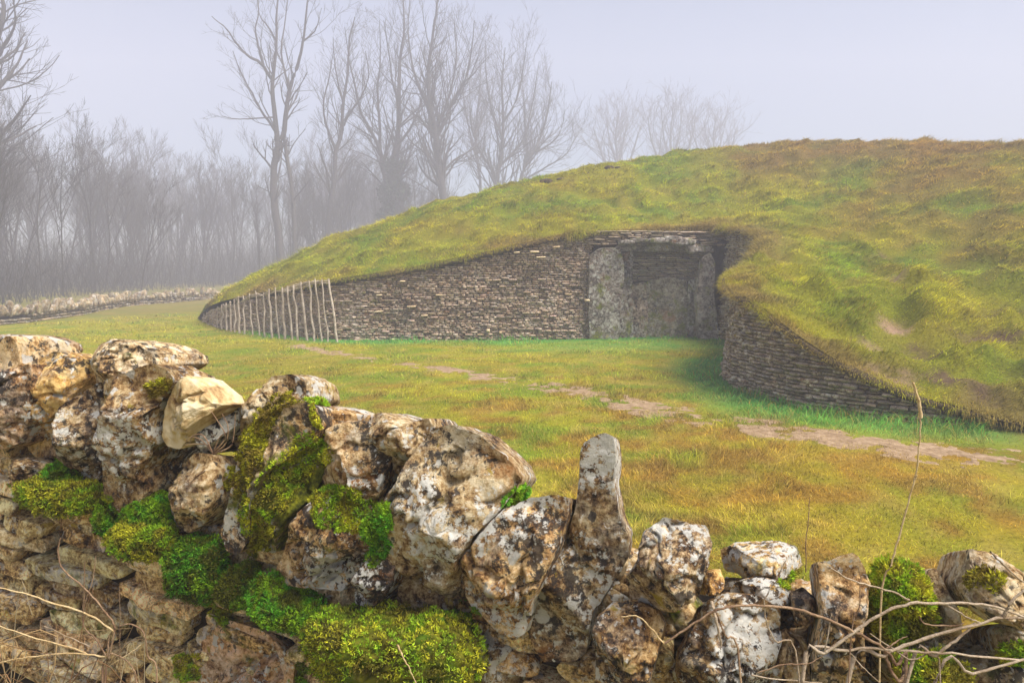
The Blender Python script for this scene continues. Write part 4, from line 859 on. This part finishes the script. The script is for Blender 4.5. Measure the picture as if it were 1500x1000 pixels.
def moss(pts, off, tf, mix, seed, dens=1.0, body=True, leaf=.0058):
    """moss draped over the stones of one patch (and a low cushion where it sits on a ledge)"""
    rg = np.random.default_rng(seed); Q = [STONE_Q]; root = nw
    if body:
        poly, c = wall_poly(pts, off); poly = poly*.9; me, V = rock_mesh('moss_cushion', ccw(poly), tf*.75, .05, 80, 24, 5, 2.1, 2, .15, seed, lump=.55, freq=1.7); o = obj('moss_cushion', me, M_MOSS, nw); o.location = c; o.rotation_euler = (0, 0, YAW); Q.append(surf(o, V)); root = o
    def colr(p):
        t1 = fbm(p*30+seed, 3, seed); t2 = fbm(p*75+seed, 2, seed+4); c_ = lerp(np.broadcast_to(mix[0], p.shape), mix[1], sstep(.35, .65, t1)); return lerp(c_, mix[2], np.maximum(sstep(.50, .70, t2)*.75, sstep(.60, .72, fbm(p*14+seed, 3, seed+8))*.85))
    if body:
        cb = np.ones((len(V), 4), np.float32); cb[:, :3] = colr(V)*.32; at = me.color_attributes.new('Col', 'FLOAT_COLOR', 'POINT'); at.data.foreach_set('color', cb.ravel())
    nb_ = len(Q[1]) if body else 0; Q = np.concatenate(Q); isb = np.arange(len(Q)) >= len(Q)-nb_; cen = Q.mean(1); px, py = to_px(cen); pl = np.array(pts, float); ctr = pl.mean(0); big = ctr+(pl-ctr)*1.22
    ok = inside(px, py, big) | isb; Q = Q[ok]; isb = isb[ok]; cr = np.cross(Q[:, 2]-Q[:, 0], Q[:, 3]-Q[:, 1]); ar = .5*np.linalg.norm(cr, axis=1); nn = cr/(2*ar[:, None]+1e-12); toc = np.array([0, 0, EYE])-Q.mean(1); sg = np.sign(np.sum(nn*toc, 1)); 
    Cn = nn
    ok = np.sum(nn*toc, 1) > -.05*np.linalg.norm(toc, axis=1)
    Q, nn, ar, isb = Q[ok], nn[ok], ar[ok], isb[ok]
    if len(Q) == 0: return
    n = int(min(36000 if seed > 1500 else 72000, ar.sum()*680000*dens)); i = rg.choice(len(Q), n, p=ar/ar.sum()); u, v = rg.uniform(0, 1, (2, n, 1)); b = (Q[i, 0]*(1-u)+Q[i, 1]*u)*(1-v)+(Q[i, 3]*(1-u)+Q[i, 2]*u)*v; nn = nn[i]
    px, py = to_px(b); d = edge_dist(px, py, np.vstack([pl, pl[:1]])); d = np.where(inside(px, py, pl), d, -d)
    lum = fbm(b*38+seed, 2, seed+11); msk = d/22+(fbm(b*22+seed, 4, seed+13)-.5)*3.2+.15+.25*nn[:, 2]; msk = np.where(isb[i], np.maximum(msk, .8), msk); keep = msk > 0
    b, nn, d, lum, msk = b[keep], nn[keep], d[keep], lum[keep], msk[keep]; n = len(b)
    if n < 10: return
    b = b+nn*(.001+.017*np.clip(msk, 0, 1)*sstep(.3, .7, lum)*rg.uniform(.2, 1, n))[:, None]
    dr = nn*.9+rg.normal(0, .6, (n, 3)); dr[:, 2] += .3; dr /= np.linalg.norm(dr, axis=1, keepdims=True); L_ = leaf*rg.uniform(.5, 1.5, n)[:, None]; sdv = np.cross(dr, rg.normal(0, 1, (n, 3))); sdv /= np.linalg.norm(sdv, axis=1, keepdims=True)+1e-9
    VV = np.stack([b-sdv*L_*.25, b+sdv*L_*.25, b+dr*L_], 1).reshape(-1, 3); cc = colr(b)*rg.uniform(.5, 1.45, (n, 1)); c3 = np.stack([cc*.7, cc*.7, cc*1.3], 1).reshape(-1, 3)
    if body: VV = (VV-np.array(c))@np.array(Matrix.Rotation(YAW, 3, 'Z'))
    sh = obj('moss_shoots' if body else 'moss_patch', mesh('moss_shoots', VV, np.arange(n*3).reshape(n, 3), False, c3), M_MOSS, root); sh['kind'] = 'stuff'
GRN_, YEL_, BRW_ = (MG, MY*.75, MD), (MY, MG*1.1, MD*1.4), (MY*.8, MD*1.5, MD*.7)
EMR_ = (ME_, MG, MD*.6)
MOSS = [
 ([(446, 916), (478, 902), (530, 906), (575, 916), (640, 906), (690, 922), (705, 965), (697, 1030), (606, 1035), (565, 1002), (520, 1012), (470, 988), (447, 950)], .11, .085, (MY*.9, MG*1.15, MD), 1.0),
 ([(24, 712), (60, 705), (100, 712), (150, 725), (160, 745), (130, 752), (90, 745), (50, 738), (22, 730)], .08, .04, GRN_, 1.0),
 ([(74, 690), (90, 676), (102, 700), (95, 716), (78, 712)], .05, .035, EMR_, 1.0),
 ([(160, 780), (180, 768), (215, 772), (246, 770), (250, 795), (225, 812), (190, 808), (165, 798)], .09, .04, GRN_, 1.0),
 ([(190, 745), (215, 728), (240, 732), (246, 760), (222, 770), (195, 768)], .06, .04, EMR_, 1.0),
 ([(250, 800), (285, 788), (320, 800), (315, 850), (300, 880), (262, 860)], .05, .045, EMR_, .9),
 ([(140, 735), (165, 742), (185, 765), (170, 785), (150, 770)], .06, .04, EMR_, .9),
 ([(366, 870), (385, 842), (400, 862), (420, 880), (460, 895), (475, 915), (440, 920), (400, 905), (372, 890)], .08, .045, EMR_, 1.0),
 ([(395, 676), (430, 650), (478, 640), (474, 682), (440, 706), (420, 738), (396, 770), (366, 776), (362, 742), (376, 704)], .115, .045, YEL_, 1.0),
 ([(352, 655), (376, 612), (404, 590), (440, 584), (442, 596), (410, 606), (395, 632), (388, 668), (370, 700), (350, 720), (336, 712), (342, 680)], .10, .03, BRW_, 1.0),
 ([(446, 590), (468, 594), (480, 615), (472, 636), (452, 630), (448, 606)], .09, .03, YEL_, 1.0),
 ([(462, 735), (485, 714), (530, 722), (560, 745), (548, 775), (515, 782), (480, 770), (456, 768)], .125, .03, (MY*.8, MG*.9, MD*1.2), .9),
 ([(536, 810), (556, 775), (572, 760), (578, 785), (562, 815), (545, 830)], .10, .025, EMR_, .9),
 ([(372, 770), (398, 775), (392, 806), (366, 812), (360, 790)], .12, .03, BRW_, .9),
 ([(216, 564), (236, 556), (256, 558), (240, 574), (226, 580)], .12, .02, BRW_, .9),
 ([(1282, 850), (1305, 828), (1330, 836), (1356, 860), (1362, 880), (1330, 890), (1300, 890), (1280, 875)], .03, .05, YEL_, 1.0),
 ([(1282, 885), (1320, 888), (1362, 885), (1362, 920), (1320, 930), (1285, 925)], .01, .05, GRN_, .9),
 ([(1322, 975), (1370, 968), (1415, 985), (1420, 1030), (1320, 1030)], .09, .05, YEL_, .9),
 ([(1468, 944), (1500, 940), (1530, 950), (1530, 975), (1470, 970)], .10, .03, YEL_, .9),
 ([(1150, 838), (1180, 832), (1182, 850), (1160, 862), (1142, 856)], .02, .025, YEL_, .9),
 ([(1415, 846), (1440, 832), (1470, 846), (1462, 862), (1436, 858), (1418, 870)], .095, .015, BRW_, .8),
 ([(735, 728), (768, 712), (776, 720), (752, 738), (738, 742)], .02, .03, EMR_, .9),
 ([(640, 905), (680, 880), (702, 900), (700, 930), (660, 925)], .05, .03, EMR_, .8),
 ([(330, 840), (365, 830), (370, 870), (345, 890), (322, 870)], .03, .035, EMR_, .8),
 ([(300, 880), (340, 890), (330, 915), (300, 910)], .05, .03, GRN_, .8),
 ([(258, 965), (290, 960), (292, 990), (262, 995)], .07, .03, GRN_, .8),
 ([(425, 965), (450, 960), (470, 985), (455, 1010), (428, 1000)], .09, .03, EMR_, .8),
 ([(540, 760), (568, 742), (574, 765), (560, 790), (544, 785)], .06, .04, EMR_, .9),
]
LEDGE = {0, 1, 2, 3, 4, 5, 6, 7, 15, 16, 17, 23, 27}
for k, (pts, off, tf, mix, dn) in enumerate(MOSS): moss(pts, off, tf, mix, 1500+k, dn, k in LEDGE)
# ------------------------------------------------------------------ brambles and dead stems
def cane_thing(name, label, canes, root, D, cat='bramble', k=6):
    root = np.array(root, float); e = empty(name, root); tag(e, label, cat)
    for pts, r, mat, toroot in canes:
        w_ = [P(a, b, D+dd) for (a, b, *q) in pts for dd in [q[0] if q else 0]]
        if toroot == 1: w_ = [root+[0, 0, -.03], root*.5+w_[0]*.5+np.array([0, -.02, 0])]+w_
        if toroot == -1: w_ = w_+[root*.5+w_[-1]*.5+np.array([0, -.02, 0]), root+[0, 0, -.03]]
        w_ = smooth_path(np.array(w_), (len(w_)-1)*5+1)-root; n = len(w_); w_ += RNG.normal(0, .0006, w_.shape)
        rr = r*.82*(1+.10*np.sin(np.arange(n)*1.9))*(np.linspace(1, .55, n) if toroot != -1 else np.linspace(.55, 1, n)); mb = MB(); mb.add(*tube(w_, rr, k))
        obj('cane', mb.mesh('cane', True), mat, e)
    return e
C, PC, ST = M_CANE, M_PALECANE, M_STRAW
cane_thing('bramble', 'arching dead bramble canes tangled over the low end of the near wall', [
 ([(973, 943), (1011, 916), (1046, 895), (1078, 887), (1122, 887), (1168, 892), (1214, 908), (1251, 925), (1295, 949), (1313, 973), (1327, 1000)], .0034, C, -1),
 ([(1176, 992), (1208, 957), (1251, 925), (1289, 900), (1335, 883), (1384, 884), (1438, 885), (1478, 895), (1530, 915)], .0036, PC, 1),
 ([(1173, 1000), (1243, 952), (1330, 953), (1397, 957), (1540, 972)], .0034, PC, 1),
 ([(1240, 1000), (1295, 960), (1316, 949), (1370, 930), (1424, 916), (1470, 904), (1530, 908)], .0042, PC, 1),
 ([(1330, 992), (1370, 960), (1400, 937), (1430, 911)], .0038, PC, 1),
 ([(1370, 1000), (1424, 987), (1475, 972), (1540, 955)], .0038, PC, 1),
 ([(1332, 879), (1311, 868), (1273, 857), (1240, 846), (1216, 831)], .0020, PC, 0),
 ([(1170, 992), (1135, 938), (1122, 908), (1120, 880), (1136, 850), (1150, 822)], .0018, PC, 1),
 ([(1376, 1000), (1332, 965), (1273, 927)], .0018, PC, 1),
 ([(1346, 903), (1359, 914), (1400, 916), (1412, 912)], .0016, C, 0),
 ([(1246, 946), (1254, 906), (1260, 870), (1259, 830)], .0014, C, 1),
 ([(1451, 808), (1475, 832), (1520, 870)], .0020, PC, 0),
 ([(1295, 949), (1302, 975), (1318, 1000), (1322, 1010)], .0048, C, -1),
 ([(1297, 950), (1315, 938), (1328, 931)], .0016, C, 0),
 ([(1384, 884), (1420, 905), (1438, 912)], .0020, PC, 0),
 ([(1208, 957), (1214, 920), (1218, 898)], .0013, PC, 0),
 ([(1470, 904), (1482, 880), (1520, 850)], .0034, PC, 0),
 ([(1243, 952), (1262, 975), (1290, 1000)], .0014, PC, 0),
 ([(1110, 985), (1150, 972), (1190, 970), (1225, 940)], .0013, C, 0),
 ([(1100, 989), (1160, 996), (1205, 1000)], .0014, PC, 0),
 ([(1086, 989), (1062, 930), (1047, 890)], .0026, C, 1),
 ([(973, 943), (954, 919), (935, 903), (911, 902)], .0014, ST, 0)], (.40, .80, 0), .98)
cane_thing('dead_stick', 'short pale broken stick caught among the near wall stones', [([(1043, 881, .02), (1050, 912), (1057, 945)], .0036, PC, 0)], P(1057, 945, 1.02), 1.02, 'stick')
sg = cane_thing('grass_stalk', 'tall single straw-coloured grass stalk rising above the near wall', [([(1290, 900), (1305, 828), (1316, 790), (1328, 745), (1340, 700), (1345, 665), (1349, 625), (1346, 596), (1340, 572)], .0021, ST, 1), ([(1349, 612), (1347, 592), (1342, 574), (1338, 560)], .0036, ST, 0), ([(1342, 695), (1341, 702), (1338, 708)], .0022, ST, 0)], (.60, 1.02, 0), 1.10, 'grass stalk')
cane_thing('dead_weed', 'thin dark upright stem behind the flat slab on the wall', [([(1180, 838), (1181, 798), (1184, 760), (1186, 728)], .0016, C, 0)], P(1180, 838, 1.45), 1.45, 'weed')
cane_thing('dry_straw', 'short pale straw lying over the bright moss cushion', [([(582, 944), (590, 960), (600, 978), (611, 1002)], .0020, ST, 0)], P(611, 1002, 1.24), 1.24, 'stem')
cane_thing('bramble', 'thin reddish bramble with dead canes against the coursed stonework', [
 ([(154, 1000), (160, 962), (168, 919), (151, 892), (132, 870), (116, 854), (92, 833), (85, 808), (89, 787)], .0030, C, 1),
 ([(168, 925), (130, 900), (81, 884), (40, 870), (0, 860), (-40, 850)], .0026, ST, 0),
 ([(157, 962), (140, 935), (122, 914), (123, 865), (124, 822)], .0020, C, 0),
 ([(122, 895), (126, 878), (136, 850), (140, 814)], .0018, C, 0),
 ([(230, 1000), (216, 960), (211, 927), (192, 914), (176, 916)], .0026, C, 1),
 ([(157, 962), (108, 956), (54, 960), (0, 970), (-40, 980)], .0024, ST, 0),
 ([(130, 960), (108, 949), (54, 935), (0, 916), (-40, 900)], .0022, ST, 0),
 ([(132, 946), (95, 930), (65, 916)], .0014, PC, 0), ([(208, 943), (185, 960), (162, 973)], .0018, ST, 0), ([(201, 1000), (195, 979), (178, 962), (160, 955)], .0022, C, 0),
 ([(176, 1000), (176, 950), (176, 905), (175, 862)], .0010, C, 0), ([(150, 1000), (158, 962), (160, 930)], .0040, C, 1)], (-.85, 1.30, 0), 1.42)
def dead_grass():
    rg = np.random.default_rng(91); mb = MB()
    for k in range(260):
        x = rg.uniform(-1.75, -.95); y = 1.22+rg.uniform(-.12, .22)-WK*.3*x; z0 = .0; top = rg.uniform(.45, .84) - .3*max(0, x+1.25)
        a = rg.normal(0, .22, 2); b = np.array([x, y, z0]); t = np.array([x+a[0], y+a[1]*.5, top]); m = (b+t)/2+rg.normal(0, .03, 3); e = t+np.array([rg.normal(0, .14), rg.normal(0, .05), rg.uniform(-.14, .04)])
        w_ = smooth_path(np.array([b, m, t, e]), 13); c = np.array([(.50, .34, .16), (.62, .50, .30), (.30, .17, .08)][rg.integers(0, 3)])*rg.uniform(.6, 1.1); v, f = tube(w_, np.linspace(.0022, .0008, 13)*rg.uniform(.6, 1.2), 4); mb.add(v, f, c)
    o = obj('dead_grass', mb.mesh('dead_grass', True), M_GRASS); tag(o, 'tangle of dead pale grass at the foot of the near wall', None, kind='stuff')
    e = empty('grass_tuft', W(310, 690, .06)); tag(e, 'small pinkish dry grass tuft between the coping stones', 'grass tuft')
    for k, pts in enumerate([[(312, 664), (330, 640), (318, 615), (306, 598)], [(312, 664), (300, 640), (288, 636), (272, 645)], [(312, 664), (305, 652), (288, 650), (270, 652)], [(312, 664), (322, 640), (336, 632)], [(312, 665), (336, 655), (342, 640), (345, 605)], [(312, 665), (330, 650), (334, 625), (325, 605)], [(300, 690), (285, 700), (275, 715)], [(312, 664), (296, 645), (282, 640), (278, 648)]]):
        w_ = smooth_path(np.array([W(a, b, .11) for a, b in pts]), 12)-np.array(e.location); m2 = MB(); m2.add(*tube(w_, np.linspace(.0022, .0008, 12), 4)); obj('blade', m2.mesh('blade', True), M_CANE, e)
dead_grass()
# ------------------------------------------------------------------ bases of the assembled things
def rebase(e, loc):
    loc = Vector([float(q) for q in loc]); e.location = loc
    for ch in e.children: ch.location = Vector(ch.location)-loc
for e, loc in ((lw, (-1, 15.1, 0)), (rw, (3.3, 9.0, 0)), (portal, (3.1, 15.3, 0)), (fence, (-6, 16.6, 0)), (fw, (-11, 24, 0)), (nw, (0, W0+.2, 0))): rebase(e, loc)
# ------------------------------------------------------------------ fog
m, n, b, L = new_mat('fog'); n.nodes.remove(b)
pv = nd(n, 'ShaderNodeVolumePrincipled'); pv.inputs['Density'].default_value = FOG; pv.inputs['Color'].default_value = (.80, .795, .91, 1); pv.inputs['Anisotropy'].default_value = .0
L(pv.outputs[0], n.nodes['Material Output'].inputs['Volume'])
hx, hy0, hy1, hz0, hz1 = 162, -162, 162, -1.2, 48
V = [(sx*hx, hy, z) for z in (hz0, hz1) for sx, hy in ((-1, hy0), (1, hy0), (1, hy1), (-1, hy1))]
haze = obj('haze', mesh('haze', V, [(3, 2, 1, 0), (4, 5, 6, 7), (0, 1, 5, 4), (1, 2, 6, 5), (2, 3, 7, 6), (3, 0, 4, 7)]), m)
tag(haze, 'pale fog filling the air over the field', None, kind='stuff')
print('tris', sum(len(o.data.polygons) for o in bpy.data.objects if o.type == 'MESH'), 'mound blades', N_MG, 'course stones', cnt)
